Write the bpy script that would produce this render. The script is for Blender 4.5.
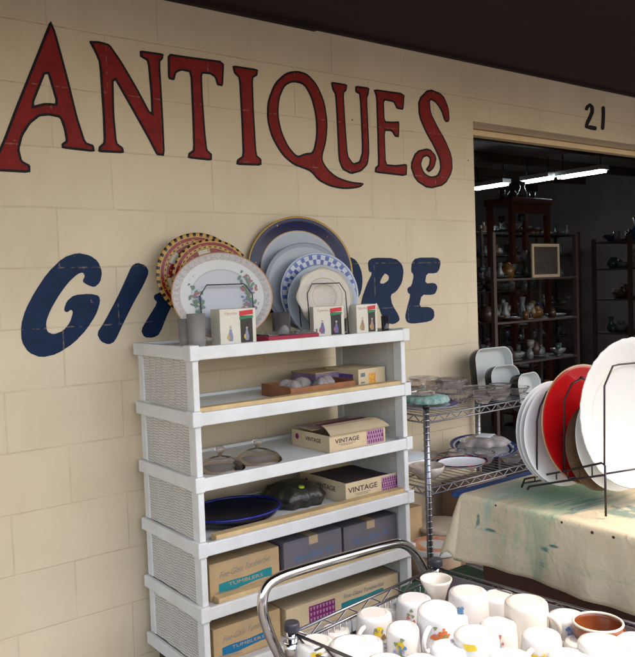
import bpy, math, random
from math import sin, cos, pi, radians, sqrt, atan2, hypot
from mathutils import Vector, Matrix
from mathutils.geometry import tessellate_polygon
random.seed(7)
S = bpy.context.scene
COL = S.collection
for o in list(bpy.data.objects): bpy.data.objects.remove(o)

# ---------------------------------------------------------------- camera
FPX = 788.0
CAM = Vector((0.0, -2.668, 1.374))
YAW, PITCH, ROLL = radians(37.15), radians(3.02), radians(-2.05)
_f = Vector((sin(YAW)*cos(PITCH), cos(YAW)*cos(PITCH), -sin(PITCH)))
_r = Vector((cos(YAW), -sin(YAW), 0)); _u = _r.cross(_f)
RIGHT = cos(ROLL)*_r + sin(ROLL)*_u; UP = -sin(ROLL)*_r + cos(ROLL)*_u
cam_d = bpy.data.cameras.new('camera'); cam = bpy.data.objects.new('camera', cam_d); COL.objects.link(cam)
cam_d.lens = FPX/657*36; cam_d.sensor_width = 36; cam_d.sensor_fit = 'AUTO'
cam_d.clip_start = .02; cam_d.clip_end = 900
cam.matrix_world = Matrix(((RIGHT.x, UP.x, -_f.x, CAM.x), (RIGHT.y, UP.y, -_f.y, CAM.y), (RIGHT.z, UP.z, -_f.z, CAM.z), (0, 0, 0, 1)))
S.camera = cam

# ---------------------------------------------------------------- sky, sun, exposure
SUN_EL, SUN_AZ = radians(60), radians(150)      # azimuth measured from +Y clockwise: the sun stands behind the camera to the right
w = bpy.data.worlds.new('World'); S.world = w; w.use_nodes = True
wn = w.node_tree.nodes; wl = w.node_tree.links
sky = wn.new('ShaderNodeTexSky'); sky.sky_type = 'NISHITA'; sky.sun_disc = False
sky.sun_elevation = SUN_EL; sky.sun_rotation = SUN_AZ; sky.dust_density = 3.0; sky.air_density = 1.0
bg = wn['Background']; bg.inputs['Strength'].default_value = 0.15
veil = wn.new('ShaderNodeMixRGB'); veil.blend_type = 'MULTIPLY'; veil.inputs['Fac'].default_value = 1; veil.inputs['Color2'].default_value = (1.12, 1.0, .87, 1)   # bright hazy cloud
wl.new(sky.outputs['Color'], veil.inputs['Color1']); wl.new(veil.outputs['Color'], bg.inputs['Color'])
sd = bpy.data.lights.new('sun', 'SUN'); sd.energy = 0.4; sd.angle = radians(14); sd.color = (1, .95, .87)
so = bpy.data.objects.new('sun', sd); COL.objects.link(so)
sdir = Vector((sin(SUN_AZ)*cos(SUN_EL), cos(SUN_AZ)*cos(SUN_EL), sin(SUN_EL)))
so.rotation_euler = sdir.to_track_quat('Z', 'Y').to_euler(); so.location = (0, -6, 8)
S.view_settings.view_transform = 'Standard'; S.view_settings.look = 'None'
S.view_settings.gamma = 1; S.view_settings.use_curve_mapping = False
S.view_settings.exposure = 2.15
S.render.engine = 'CYCLES'

# ---------------------------------------------------------------- helpers
def ray(px, py): return RIGHT*((px-317.5)/FPX) + UP*((328.5-py)/FPX) + _f
def onz(px, py, z):
    d = ray(px, py); return CAM + d*((z-CAM.z)/d.z)
def ony(px, py, y):
    d = ray(px, py); return CAM + d*((y-CAM.y)/d.y)
def lin(c): return tuple((x/12.92 if x <= .04045 else ((x+.055)/1.055)**2.4) for x in c)
def hx(r, g, b): return lin((r/255, g/255, b/255))

MATS = {}
def mat(name, rgb, rough=.5, metal=0, var=.0, vscale=8, bump=0, bscale=60, trans=0, ior=1.45, coat=0, emit=None, spec=None, alt=None):
    if name in MATS: return MATS[name]
    m = bpy.data.materials.new(name); m.use_nodes = True; MATS[name] = m
    n = m.node_tree.nodes; l = m.node_tree.links; b = n['Principled BSDF']
    b.inputs['Base Color'].default_value = (*rgb, 1); b.inputs['Roughness'].default_value = rough
    b.inputs['Metallic'].default_value = metal; b.inputs['IOR'].default_value = ior
    if trans: b.inputs['Transmission Weight'].default_value = trans
    if coat: b.inputs['Coat Weight'].default_value = coat; b.inputs['Coat Roughness'].default_value = .08
    if spec is not None: b.inputs['Specular IOR Level'].default_value = spec
    if emit: b.inputs['Emission Color'].default_value = (*emit[0], 1); b.inputs['Emission Strength'].default_value = emit[1]
    if var or bump or alt:
        tc = n.new('ShaderNodeTexCoord')
    if var or alt:
        ns = n.new('ShaderNodeTexNoise'); ns.inputs['Scale'].default_value = vscale; ns.inputs['Detail'].default_value = 5; ns.inputs['Roughness'].default_value = .6
        l.new(tc.outputs['Object'], ns.inputs['Vector'])
        rp = n.new('ShaderNodeValToRGB'); rp.color_ramp.elements[0].position = .3; rp.color_ramp.elements[1].position = .7
        c2 = alt if alt else tuple(min(1, c*(1+var)) for c in rgb)
        rp.color_ramp.elements[0].color = (*[c*(1-var) for c in rgb], 1); rp.color_ramp.elements[1].color = (*c2, 1)
        l.new(ns.outputs['Fac'], rp.inputs['Fac']); l.new(rp.outputs['Color'], b.inputs['Base Color'])
    if bump:
        n2 = n.new('ShaderNodeTexNoise'); n2.inputs['Scale'].default_value = bscale; n2.inputs['Detail'].default_value = 6
        l.new(tc.outputs['Object'], n2.inputs['Vector'])
        bp = n.new('ShaderNodeBump'); bp.inputs['Strength'].default_value = bump; bp.inputs['Distance'].default_value = .004
        l.new(n2.outputs['Fac'], bp.inputs['Height']); l.new(bp.outputs['Normal'], b.inputs['Normal'])
    return m

class MB:
    def __init__(s): s.v = []; s.f = []; s.m = []; s.s = []
    def add(s, vs, fs, m=0, sm=False, M=None):
        o = len(s.v)
        s.v += [tuple(M @ Vector(v)) if M else tuple(v) for v in vs]
        for f in fs: s.f.append([i+o for i in f]); s.m.append(m); s.s.append(sm)
        return s
    def box(s, a, b, m=0, M=None):
        (x0, y0, z0), (x1, y1, z1) = a, b
        vs = [(x, y, z) for z in (z0, z1) for y in (y0, y1) for x in (x0, x1)]
        return s.add(vs, [(0, 2, 3, 1), (4, 5, 7, 6), (0, 1, 5, 4), (2, 6, 7, 3), (0, 4, 6, 2), (1, 3, 7, 5)], m, False, M)
    def lathe(s, prof, n=40, m=0, sx=1, sy=1, M=None, wob=None, sm=True):
        vs = []; fs = []; k = len(prof)
        for i in range(n):
            a = 2*pi*i/n
            for (r, z) in prof:
                q = 1 if wob is None else 1+wob(a, r)
                vs.append((r*q*cos(a)*sx, r*q*sin(a)*sy, z))
        for i in range(n):
            j = (i+1) % n
            for t in range(k-1): fs.append((i*k+t, j*k+t, j*k+t+1, i*k+t+1))
        return s.add(vs, fs, m, sm, M)
    def tube(s, pts, r, n=8, m=0, closed=False, M=None, sm=True):
        P = [Vector(p) for p in pts]; vs = []; fs = []; K = len(P); nrm = None
        for i, p in enumerate(P):
            a = P[i-1] if (i > 0 or closed) else p
            b = P[(i+1) % K] if (i < K-1 or closed) else p
            t = (b-a).normalized() if (b-a).length > 1e-9 else Vector((0, 0, 1))
            if nrm is None:
                nrm = t.cross(Vector((0, 0, 1)) if abs(t.z) < .9 else Vector((1, 0, 0))).normalized()
            else:
                nrm = (nrm - t*nrm.dot(t)).normalized()
            bn = t.cross(nrm); rr = r[i] if isinstance(r, (list, tuple)) else r
            for k in range(n):
                an = 2*pi*k/n; vs.append(p+(nrm*cos(an)+bn*sin(an))*rr)
        for i in range(K if closed else K-1):
            j = (i+1) % K
            for k in range(n): fs.append((i*n+k, i*n+(k+1) % n, j*n+(k+1) % n, j*n+k))
        if not closed: fs.append(tuple(range(n-1, -1, -1))); fs.append(tuple((K-1)*n+k for k in range(n)))
        return s.add(vs, fs, m, sm, M)
    def poly(s, loops, d0, d1, fn, m=0):
        """flat shape with holes between depths d0 (front) and d1 (back); fn(u, v, d) -> point"""
        tri = tessellate_polygon([[Vector((u, v, 0)) for u, v in lp] for lp in loops])
        flat = [p for lp in loops for p in lp]; n = len(flat)
        vs = [fn(u, v, d0) for u, v in flat]+[fn(u, v, d1) for u, v in flat]
        fs = [tuple(t) for t in tri]+[tuple(i+n for i in reversed(t)) for t in tri]; o = 0
        for lp in loops:
            k = len(lp)
            for i in range(k): fs.append((o+i, o+(i+1) % k, n+o+(i+1) % k, n+o+i))
            o += k
        return s.add(vs, fs, m)
    def build(s, name, mats, parent=None, loc=(0, 0, 0), rot=(0, 0, 0), bevel=0, recalc=True):
        me = bpy.data.meshes.new(name); me.from_pydata(s.v, [], s.f)
        if not isinstance(mats, (list, tuple)): mats = [mats]
        for mm in mats: me.materials.append(mm)
        me.polygons.foreach_set('material_index', s.m); me.polygons.foreach_set('use_smooth', s.s); me.update()
        if recalc:
            import bmesh
            bm = bmesh.new(); bm.from_mesh(me); bmesh.ops.recalc_face_normals(bm, faces=bm.faces); bm.to_mesh(me); bm.free()
        o = bpy.data.objects.new(name, me); COL.objects.link(o); o.location = loc; o.rotation_euler = rot
        if parent: o.parent = parent
        if bevel:
            b = o.modifiers.new('bevel', 'BEVEL'); b.width = bevel; b.segments = 2; b.limit_method = 'ANGLE'
        return o
def tag(o, label=None, cat=None, group=None, kind=None):
    if label: o['label'] = label
    if cat: o['category'] = cat
    if group: o['group'] = group
    if kind: o['kind'] = kind
    return o
def thing(name, label, cat, loc=(0, 0, 0), rot=(0, 0, 0), group=None):
    o = bpy.data.objects.new(name, None); o.empty_display_size = .05; COL.objects.link(o); o.location = loc; o.rotation_euler = rot
    return tag(o, label, cat, group)
def copy_tree(o, parent=None):
    c = o.copy(); COL.objects.link(c); c.parent = parent
    for ch in list(o.children): copy_tree(ch, c)
    return c
def text_mb(body, size, shear=0, spacing=1, bold=0):
    cu = bpy.data.curves.new('txt', 'FONT'); cu.body = body; cu.size = size; cu.shear = shear; cu.space_character = spacing; cu.offset = bold
    cu.align_x = 'CENTER'; cu.resolution_u = 3
    o = bpy.data.objects.new('txt', cu); COL.objects.link(o)
    bpy.context.view_layer.update()
    me = o.to_mesh(); vs = [tuple(v.co) for v in me.vertices]; fs = [tuple(p.vertices) for p in me.polygons]
    o.to_mesh_clear(); bpy.data.objects.remove(o)
    return vs, fs

# ---------------------------------------------------------------- materials
def paint_nodes(m, n, l, b, tc, br, rgb):
    ns = n.new('ShaderNodeTexNoise'); ns.inputs['Scale'].default_value = 16; ns.inputs['Detail'].default_value = 8; ns.inputs['Roughness'].default_value = .7; l.new(tc.outputs['Object'], ns.inputs['Vector'])
    rp = n.new('ShaderNodeValToRGB'); rp.color_ramp.elements[0].position = .3; rp.color_ramp.elements[1].position = .7
    rp.color_ramp.elements[0].color = (*[c*.72 for c in rgb], 1); rp.color_ramp.elements[1].color = (*[c*1.3 for c in rgb], 1); l.new(ns.outputs['Fac'], rp.inputs['Fac'])
    n2 = n.new('ShaderNodeTexNoise'); n2.inputs['Scale'].default_value = 38; n2.inputs['Detail'].default_value = 6; l.new(tc.outputs['Object'], n2.inputs['Vector'])
    r2 = n.new('ShaderNodeMapRange'); r2.inputs['From Min'].default_value = .46; r2.inputs['From Max'].default_value = .62; l.new(n2.outputs['Fac'], r2.inputs['Value'])
    jm = n.new('ShaderNodeMath'); jm.operation = 'MULTIPLY'; l.new(br.outputs['Fac'], jm.inputs[0]); l.new(r2.outputs[0], jm.inputs[1]); r2.inputs['To Max'].default_value = .55
    sp = n.new('ShaderNodeMapRange'); sp.inputs['From Min'].default_value = .70; sp.inputs['From Max'].default_value = .74; sp.inputs['To Max'].default_value = .5; l.new(n2.outputs['Fac'], sp.inputs['Value'])
    mxm = n.new('ShaderNodeMath'); mxm.operation = 'MAXIMUM'; l.new(jm.outputs[0], mxm.inputs[0]); l.new(sp.outputs[0], mxm.inputs[1])
    mx = n.new('ShaderNodeMixRGB'); l.new(mxm.outputs[0], mx.inputs['Fac']); l.new(rp.outputs['Color'], mx.inputs['Color1']); mx.inputs['Color2'].default_value = (.30, .22, .15, 1)
    l.new(mx.outputs['Color'], b.inputs['Base Color']); b.inputs['Roughness'].default_value = .6; b.inputs['Specular IOR Level'].default_value = .2
    h1 = n.new('ShaderNodeMath'); h1.operation = 'MULTIPLY_ADD'; l.new(br.outputs['Fac'], h1.inputs[0]); h1.inputs[1].default_value = -.8; l.new(n2.outputs['Fac'], h1.inputs[2])
    bp = n.new('ShaderNodeBump'); bp.inputs['Strength'].default_value = .4; bp.inputs['Distance'].default_value = .004; l.new(h1.outputs[0], bp.inputs['Height']); l.new(bp.outputs['Normal'], b.inputs['Normal'])
    return m
def wall_material(name='painted_block', paint=None):
    m = bpy.data.materials.new(name); m.use_nodes = True
    n = m.node_tree.nodes; l = m.node_tree.links; b = n['Principled BSDF']
    tc = n.new('ShaderNodeTexCoord'); sep = n.new('ShaderNodeSeparateXYZ'); l.new(tc.outputs['Object'], sep.inputs[0])
    ns0 = n.new('ShaderNodeTexNoise'); ns0.inputs['Scale'].default_value = 5; l.new(tc.outputs['Object'], ns0.inputs['Vector'])
    wob = n.new('ShaderNodeMath'); wob.operation = 'MULTIPLY_ADD'; l.new(ns0.outputs['Fac'], wob.inputs[0]); wob.inputs[1].default_value = .006
    l.new(sep.outputs['Z'], wob.inputs[2])
    addx = n.new('ShaderNodeMath'); addx.operation = 'ADD'; l.new(sep.outputs['X'], addx.inputs[0]); addx.inputs[1].default_value = 10*.4064-.93
    addz = n.new('ShaderNodeMath'); addz.operation = 'ADD'; l.new(wob.outputs[0], addz.inputs[0]); addz.inputs[1].default_value = 20*.2032-(2.08-8*.2032)-.003
    cmb = n.new('ShaderNodeCombineXYZ'); l.new(addx.outputs[0], cmb.inputs['X']); l.new(addz.outputs[0], cmb.inputs['Y'])
    def brick(ms, sm):
        br = n.new('ShaderNodeTexBrick'); l.new(cmb.outputs[0], br.inputs['Vector']); br.offset = .5
        br.inputs['Scale'].default_value = 1; br.inputs['Mortar Size'].default_value = ms; br.inputs['Mortar Smooth'].default_value = sm
        br.inputs['Brick Width'].default_value = .4064; br.inputs['Row Height'].default_value = .2032; br.inputs['Bias'].default_value = 0
        br.inputs['Color1'].default_value = (.2, .2, .2, 1); br.inputs['Color2'].default_value = (.8, .8, .8, 1); br.inputs['Mortar'].default_value = (.5, .5, .5, 1)
        return br
    br = brick(.0035, .6)
    if paint: return paint_nodes(m, n, l, b, tc, br, paint)
    big = n.new('ShaderNodeTexNoise'); big.inputs['Scale'].default_value = 2.2; big.inputs['Detail'].default_value = 6; l.new(tc.outputs['Object'], big.inputs['Vector'])
    rp = n.new('ShaderNodeValToRGB'); rp.color_ramp.elements[0].position = .3; rp.color_ramp.elements[1].position = .72
    rp.color_ramp.elements[0].color = (.60, .495, .335, 1); rp.color_ramp.elements[1].color = (.70, .59, .425, 1); l.new(big.outputs['Fac'], rp.inputs['Fac'])
    mb = n.new('ShaderNodeMixRGB'); mb.blend_type = 'MULTIPLY'; mb.inputs['Fac'].default_value = .07; l.new(rp.outputs['Color'], mb.inputs['Color1']); l.new(br.outputs['Color'], mb.inputs['Color2'])
    # dirt line kept in the joints, broken up by noise
    nj = n.new('ShaderNodeTexNoise'); nj.inputs['Scale'].default_value = 7; l.new(tc.outputs['Object'], nj.inputs['Vector'])
    rj = n.new('ShaderNodeMapRange'); rj.inputs['From Min'].default_value = .35; rj.inputs['From Max'].default_value = .65; rj.inputs['To Min'].default_value = .0; rj.inputs['To Max'].default_value = .28; l.new(nj.outputs['Fac'], rj.inputs['Value'])
    mj = n.new('ShaderNodeMath'); mj.operation = 'MULTIPLY'; l.new(br.outputs['Fac'], mj.inputs[0]); l.new(rj.outputs[0], mj.inputs[1])
    mx = n.new('ShaderNodeMixRGB'); l.new(mj.outputs[0], mx.inputs['Fac']); l.new(mb.outputs['Color'], mx.inputs['Color1']); mx.inputs['Color2'].default_value = (.27, .19, .10, 1)
    # rusty specks
    vo = n.new('ShaderNodeTexVoronoi'); vo.inputs['Scale'].default_value = 3.1; l.new(tc.outputs['Object'], vo.inputs['Vector'])
    sp = n.new('ShaderNodeMath'); sp.operation = 'LESS_THAN'; l.new(vo.outputs['Distance'], sp.inputs[0]); sp.inputs[1].default_value = .022
    dm = n.new('ShaderNodeMapping'); dm.inputs['Scale'].default_value = (2.2, 1, .6); l.new(tc.outputs['Object'], dm.inputs['Vector'])
    dn = n.new('ShaderNodeTexNoise'); dn.inputs['Scale'].default_value = 2.5; dn.inputs['Detail'].default_value = 8; dn.inputs['Roughness'].default_value = .7; l.new(dm.outputs[0], dn.inputs['Vector'])
    dr = n.new('ShaderNodeMapRange'); dr.inputs['From Min'].default_value = .52; dr.inputs['From Max'].default_value = .75; dr.inputs['To Max'].default_value = .2; l.new(dn.outputs['Fac'], dr.inputs['Value'])
    dx = n.new('ShaderNodeMixRGB'); l.new(dr.outputs[0], dx.inputs['Fac']); l.new(mx.outputs['Color'], dx.inputs['Color1']); dx.inputs['Color2'].default_value = (.36, .27, .165, 1)
    ms = n.new('ShaderNodeMixRGB'); l.new(sp.outputs[0], ms.inputs['Fac']); l.new(dx.outputs['Color'], ms.inputs['Color1']); ms.inputs['Color2'].default_value = (.20, .10, .04, 1)
    l.new(ms.outputs['Color'], b.inputs['Base Color']); b.inputs['Roughness'].default_value = .55
    fine = n.new('ShaderNodeTexNoise'); fine.inputs['Scale'].default_value = 90; fine.inputs['Detail'].default_value = 6; l.new(tc.outputs['Object'], fine.inputs['Vector'])
    h1 = n.new('ShaderNodeMath'); h1.operation = 'MULTIPLY_ADD'; l.new(br.outputs['Fac'], h1.inputs[0]); h1.inputs[1].default_value = -.8
    h2 = n.new('ShaderNodeMath'); h2.operation = 'MULTIPLY'; l.new(fine.outputs['Fac'], h2.inputs[0]); h2.inputs[1].default_value = .8
    l.new(h2.outputs[0], h1.inputs[2])
    bp = n.new('ShaderNodeBump'); bp.inputs['Strength'].default_value = .45; bp.inputs['Distance'].default_value = .004
    l.new(h1.outputs[0], bp.inputs['Height']); l.new(bp.outputs['Normal'], b.inputs['Normal'])
    return m
WALL = wall_material()
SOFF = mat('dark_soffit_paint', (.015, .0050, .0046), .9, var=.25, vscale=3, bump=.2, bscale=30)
LINT = mat('lintel_paint', (.24, .19, .14), .6, var=.1, vscale=6)
TRIM = mat('cream_trim_paint', (.62, .48, .28), .5, var=.08, vscale=10)
REDP = wall_material('red_sign_paint', (.20, .012, .010))
BLKP = mat('black_sign_paint', (.012, .010, .014), .6, spec=.2)
BLUP = wall_material('navy_sign_paint', (.004, .018, .058))
PLAS = mat('white_plastic', (.74, .76, .76), .42, alt=(.64, .64, .62), vscale=9, bump=.06, bscale=150)
PLAP = mat('shaded_panel_plastic', (.60, .58, .54), .5, var=.06, vscale=6)  # white plastic too; shade on the unit's sides put into a duller beige
CARD = mat('kraft_cardboard', (.44, .31, .16), .8, var=.1, vscale=12, bump=.1, bscale=80)
CREAMC = mat('cream_cardboard', (.58, .46, .29), .75, var=.08, vscale=12, bump=.1, bscale=80)
GREYC = mat('grey_printed_cardboard', (.13, .12, .14), .75, var=.1, vscale=12)
WOODS = mat('pale_wood_slat', (.55, .40, .20), .6, var=.15, vscale=18)
WOODB = mat('brown_wood', (.25, .095, .035), .5, var=.25, vscale=15)
CHER = mat('cherry_wood', (.10, .028, .014), .4, var=.3, vscale=9)
CHROME = mat('chrome', (.60, .60, .62), .14, 1)
ZINC = mat('wire_chrome', (.27, .27, .29), .32, 1)
DKMET = mat('dark_wire', (.05, .045, .05), .35, .8)
BLKPL = mat('black_plastic', (.012, .012, .013), .35)
CONC = mat('concrete', (.20, .185, .17), .85, var=.15, vscale=2, bump=.4, bscale=40)
ASPH = mat('asphalt', (.06, .06, .06), .9, var=.2, vscale=3, bump=.6, bscale=90)
GLASS = mat('clear_glass', (.93, .95, .94), .03, trans=1, ior=1.45)
SMGL = mat('smoky_glass', (.90, .85, .83), .05, trans=.93, ior=1.3)
LIDG = mat('lid_glass', (.90, .86, .84), .02, trans=1, ior=1.4)
WHITE = mat('white_glaze', (.84, .84, .83), .12, coat=.5)
CREAM = mat('cream_glaze', (.74, .68, .56), .15, coat=.4)
TEAL = mat('teal_ink', (.01, .21, .25), .6)
BLUEI = mat('blue_ink', (.01, .12, .30), .6)
GREYI = mat('grey_blue_ink', (.12, .16, .20), .6)
BRNI = mat('dark_brown_ink', (.06, .025, .03), .6)
PURI = mat('purple_ink', (.19, .01, .13), .6)

# ---------------------------------------------------------------- ground and building
g = MB().box((-300, -300, -.3), (300, 300, -.004)).build('ground', ASPH); tag(g, kind='structure')
g = MB().box((-14, -3.6, -.25), (18, -.0, .0)).build('pavement', CONC, bevel=.01); tag(g, kind='structure')
XD, ZD, XE = 3.035, 2.168, 5.5
g = MB().box((-4, .003, -.2), (9.8, 5.4, .01)).build('shop_floor', mat('worn_shop_floor', (.10, .075, .06), .5, var=.2, vscale=4)); tag(g, kind='structure')
bld = thing('shop_building', 'antique shop front of cream painted blocks with red ANTIQUES lettering and dark overhang', 'building')
mb = MB()
mb.poly([[(-12, .011), (XD, .011), (XD, ZD), (XE, ZD), (XE, .011), (16, .011), (16, 2.75), (-12, 2.75)]], 0, .19, lambda u, v, d: (u, d, v))
wall = mb.build('wall', WALL, bld)
mb = MB().box((XD+.002, .125, ZD-.034), (XE-.002, .175, ZD-.003)).box((XD+.002, .125, .011), (XD+.03, .175, ZD-.036)).box((XE-.03, .125, .011), (XE-.002, .175, ZD-.036))
mb.build('door_frame', TRIM, bld, bevel=.003)
mb = MB()
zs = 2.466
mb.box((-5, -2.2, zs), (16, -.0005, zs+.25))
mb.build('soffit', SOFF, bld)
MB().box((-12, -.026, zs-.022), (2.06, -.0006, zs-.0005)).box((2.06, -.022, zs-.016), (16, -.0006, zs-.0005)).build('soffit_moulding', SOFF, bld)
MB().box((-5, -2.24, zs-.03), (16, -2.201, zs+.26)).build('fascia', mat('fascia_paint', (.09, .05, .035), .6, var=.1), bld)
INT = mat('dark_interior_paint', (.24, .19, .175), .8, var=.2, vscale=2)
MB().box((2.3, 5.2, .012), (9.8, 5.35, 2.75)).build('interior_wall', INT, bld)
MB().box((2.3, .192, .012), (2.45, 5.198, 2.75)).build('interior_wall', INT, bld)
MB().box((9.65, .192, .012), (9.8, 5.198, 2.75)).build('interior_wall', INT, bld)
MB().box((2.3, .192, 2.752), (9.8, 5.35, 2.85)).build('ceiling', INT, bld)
m_ = MB()
for i in range(6): m_.box((2.46, .6+i*.8, 2.66), (9.64, .66+i*.8, 2.7515))
m_.build('ceiling_joists', mat('joist_wood', (.06, .035, .02), .8), bld)

# ---------------------------------------------------------------- painted lettering on the wall
def chaikin(P, q=.22, k=1):
    for _ in range(k):
        Q = []
        for i, p in enumerate(P):
            b = P[(i+1) % len(P)]
            Q.append((p[0]*(1-q)+b[0]*q, p[1]*(1-q)+b[1]*q)); Q.append((p[0]*q+b[0]*(1-q), p[1]*q+b[1]*(1-q)))
        P = Q
    return P
def area(P): return sum(P[i][0]*P[(i+1) % len(P)][1]-P[(i+1) % len(P)][0]*P[i][1] for i in range(len(P)))/2
def orient(loops):
    out = []
    for i, P in enumerate(loops):
        a = area(P)
        if (i == 0) != (a > 0): P = P[::-1]
        out.append(P)
    return out
def inset(P, d):
    out = []; n = len(P)
    for i in range(n):
        a, b, c = P[i-1], P[i], P[(i+1) % n]
        d1 = (b[0]-a[0], b[1]-a[1]); d2 = (c[0]-b[0], c[1]-b[1]); l1 = hypot(*d1) or 1e-9; l2 = hypot(*d2) or 1e-9
        n1 = (-d1[1]/l1, d1[0]/l1); n2 = (-d2[1]/l2, d2[0]/l2); s = (n1[0]+n2[0], n1[1]+n2[1]); k = max(.55, (1+n1[0]*n2[0]+n1[1]*n2[1]))
        out.append((b[0]+s[0]*d/k, b[1]+s[1]*d/k))
    return out
def wallpt(px, py):
    p = ony(px, py, 0); return (p.x, p.z)
def letter(loops, ox, oy, sc, k=1, red=True, q=.2):
    L = orient([chaikin([wallpt(ox+x/sc, oy+y/sc) for x, y in lp], q, k) for lp in loops])
    fn = lambda u, v, d: (u, d, v)
    if red:
        o = MB().poly(L, -.0012, .001, fn).build('letter', BLKP, bld)
        MB().poly([inset(lp, .0085) for lp in L], -.0022, -.0013, fn).build('letter_fill', REDP, o)
    else: o = MB().poly(L, -.0012, .001, fn).build('letter', BLUP, bld)
    return o
def stroke(C, cap=True):
    Lf, Rt = [], []
    for i, (x, y, w) in enumerate(C):
        a = C[max(0, i-1)]; b = C[min(len(C)-1, i+1)]; dx, dy = b[0]-a[0], b[1]-a[1]; l = hypot(dx, dy)
        nx, ny = -dy/l*w/2, dx/l*w/2; Lf.append((x+nx, y+ny)); Rt.append((x-nx, y-ny))
    return Lf+Rt[::-1]
s1 = 2.6458; s2 = 2.4423; s4 = 3.175; s5 = 4.536
letter([[(133, 52), (147, 85), (162, 140), (182, 215), (205, 310), (226, 376), (248, 384), (251, 403), (163, 393), (162, 380), (174, 372), (168, 340), (158, 312), (130, 306), (105, 308), (80, 328), (60, 360), (51, 395), (58, 425), (80, 437), (80, 458), (-34, 452), (-34, 436), (-14, 420), (8, 370), (38, 290), (68, 215), (100, 135)], [(123, 186), (149, 274), (118, 272), (86, 280)]], 0, 0, s1, q=.12)
letter([[(234, 108), (262, 109), (290, 117), (320, 160), (360, 228), (400, 303), (398, 250), (390, 162), (370, 150), (369, 133), (433, 142), (431, 156), (423, 164), (431, 300), (436, 413), (414, 411), (392, 368), (340, 275), (300, 205), (302, 300), (309, 378), (326, 391), (328, 406), (259, 403), (261, 388), (274, 376), (271, 300), (262, 165), (250, 138)]], 0, 0, s1, q=.12)
letter([[(443, 141), (500, 150), (593, 162), (590, 229), (574, 226), (568, 205), (556, 197), (534, 195), (536, 250), (543, 350), (548, 396), (561, 408), (560, 426), (496, 419), (498, 405), (511, 396), (508, 300), (503, 192), (480, 187), (466, 193), (461, 213), (444, 209)]], 0, 0, s1, q=.12)
letter([[(29, 159), (93, 169), (91, 185), (80, 191), (83, 280), (89, 378), (101, 389), (101, 405), (39, 403), (41, 390), (55, 380), (52, 300), (46, 191), (34, 179)]], 220, 0, s2, q=.12)
letter([[(188, 172), (160, 177), (132, 203), (115, 248), (114, 292), (125, 335), (150, 378), (178, 403), (206, 413), (222, 420), (240, 442), (270, 457), (305, 463), (342, 459), (354, 447), (320, 444), (285, 432), (262, 412), (248, 388), (260, 345), (263, 300), (256, 250), (238, 207), (214, 180)], [(178, 200), (205, 207), (222, 238), (233, 282), (235, 330), (227, 372), (207, 374), (188, 382), (166, 356), (150, 320), (142, 280), (145, 240), (158, 210)]], 220, 0, s2, k=2)
letter([[(270, 199), (311, 206), (309, 221), (302, 228), (306, 300), (312, 380), (325, 399), (340, 394), (347, 370), (341, 231), (330, 225), (330, 209), (365, 214), (363, 230), (359, 240), (365, 370), (361, 402), (345, 419), (320, 426), (298, 414), (289, 390), (285, 300), (281, 231), (274, 219)]], 220, 0, s2, q=.14)
letter([[(374, 217), (451, 228), (448, 269), (431, 266), (424, 250), (400, 245), (402, 296), (424, 297), (438, 296), (437, 336), (427, 334), (419, 321), (402, 320), (405, 401), (430, 403), (457, 400), (456, 431), (377, 422), (379, 408), (386, 403), (383, 300), (381, 237)]], 220, 0, s2, q=.12)
letter([stroke([(555, 298, 12), (549, 266, 20), (535, 240, 27), (512, 230, 29), (498, 246, 30), (500, 280, 31), (516, 315, 33), (536, 350, 33), (551, 385, 32), (553, 415, 31), (540, 440, 31), (512, 447, 31), (488, 432, 29), (477, 403, 27), (487, 377, 24), (508, 371, 21), (521, 385, 18), (517, 406, 15), (506, 418, 12)])], 220, 0, s2, k=1)
letter([[(245, 104), (285, 112), (311, 131), (324, 165), (318, 197), (300, 214), (276, 206), (261, 195), (270, 177), (262, 166), (245, 172), (215, 200), (186, 240), (160, 285), (145, 325), (149, 355), (170, 363), (200, 352), (222, 325), (232, 292), (225, 284), (212, 294), (202, 287), (211, 258), (235, 238), (285, 234), (314, 240), (318, 260), (305, 300), (275, 347), (235, 390), (180, 426), (130, 437), (90, 421), (68, 386), (66, 335), (80, 285), (110, 228), (150, 168), (200, 119)]], 0, 220, s4, red=False)
letter([[(435, 135), (462, 144), (473, 166), (455, 207), (425, 260), (390, 330), (365, 385), (345, 396), (320, 386), (307, 360), (330, 325), (370, 250), (398, 190), (417, 146)]], 0, 220, s4, red=False)
letter([[(560, 120), (640, 130), (640, 158), (600, 165), (585, 200), (620, 205), (612, 238), (566, 237), (535, 290), (507, 362), (487, 374), (458, 373), (447, 350), (470, 310), (500, 262), (488, 250), (489, 238), (514, 227), (535, 190), (545, 160), (540, 140)]], 0, 220, s4, red=False)
def ell(cx, cy, rx, ry, n=22): return [(cx+rx*cos(2*pi*i/n), cy+ry*sin(2*pi*i/n)) for i in range(n)]
letter([ell(40, 412, 62, 108), ell(38, 415, 26, 60)], 340, 190, s5, red=False)
letter([[(126, 325), (148, 307), (250, 309), (280, 335), (289, 370), (281, 420), (256, 460), (228, 476), (236, 520), (266, 568), (271, 592), (245, 609), (214, 605), (193, 580), (166, 505), (155, 530), (135, 585), (105, 590), (90, 560), (98, 495), (120, 430), (147, 375), (130, 370)], [(204, 377), (222, 390), (220, 410), (196, 426), (179, 422), (190, 396)]], 340, 190, s5, red=False)
letter([[(345, 307), (442, 306), (457, 326), (450, 362), (435, 378), (392, 378), (385, 424), (430, 421), (443, 440), (432, 470), (415, 476), (370, 475), (358, 531), (405, 530), (426, 545), (428, 576), (410, 596), (330, 607), (304, 601), (295, 575), (305, 530), (320, 475), (307, 465), (305, 445), (325, 434), (335, 385), (322, 370), (325, 330)]], 340, 190, s5, red=False)
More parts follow.
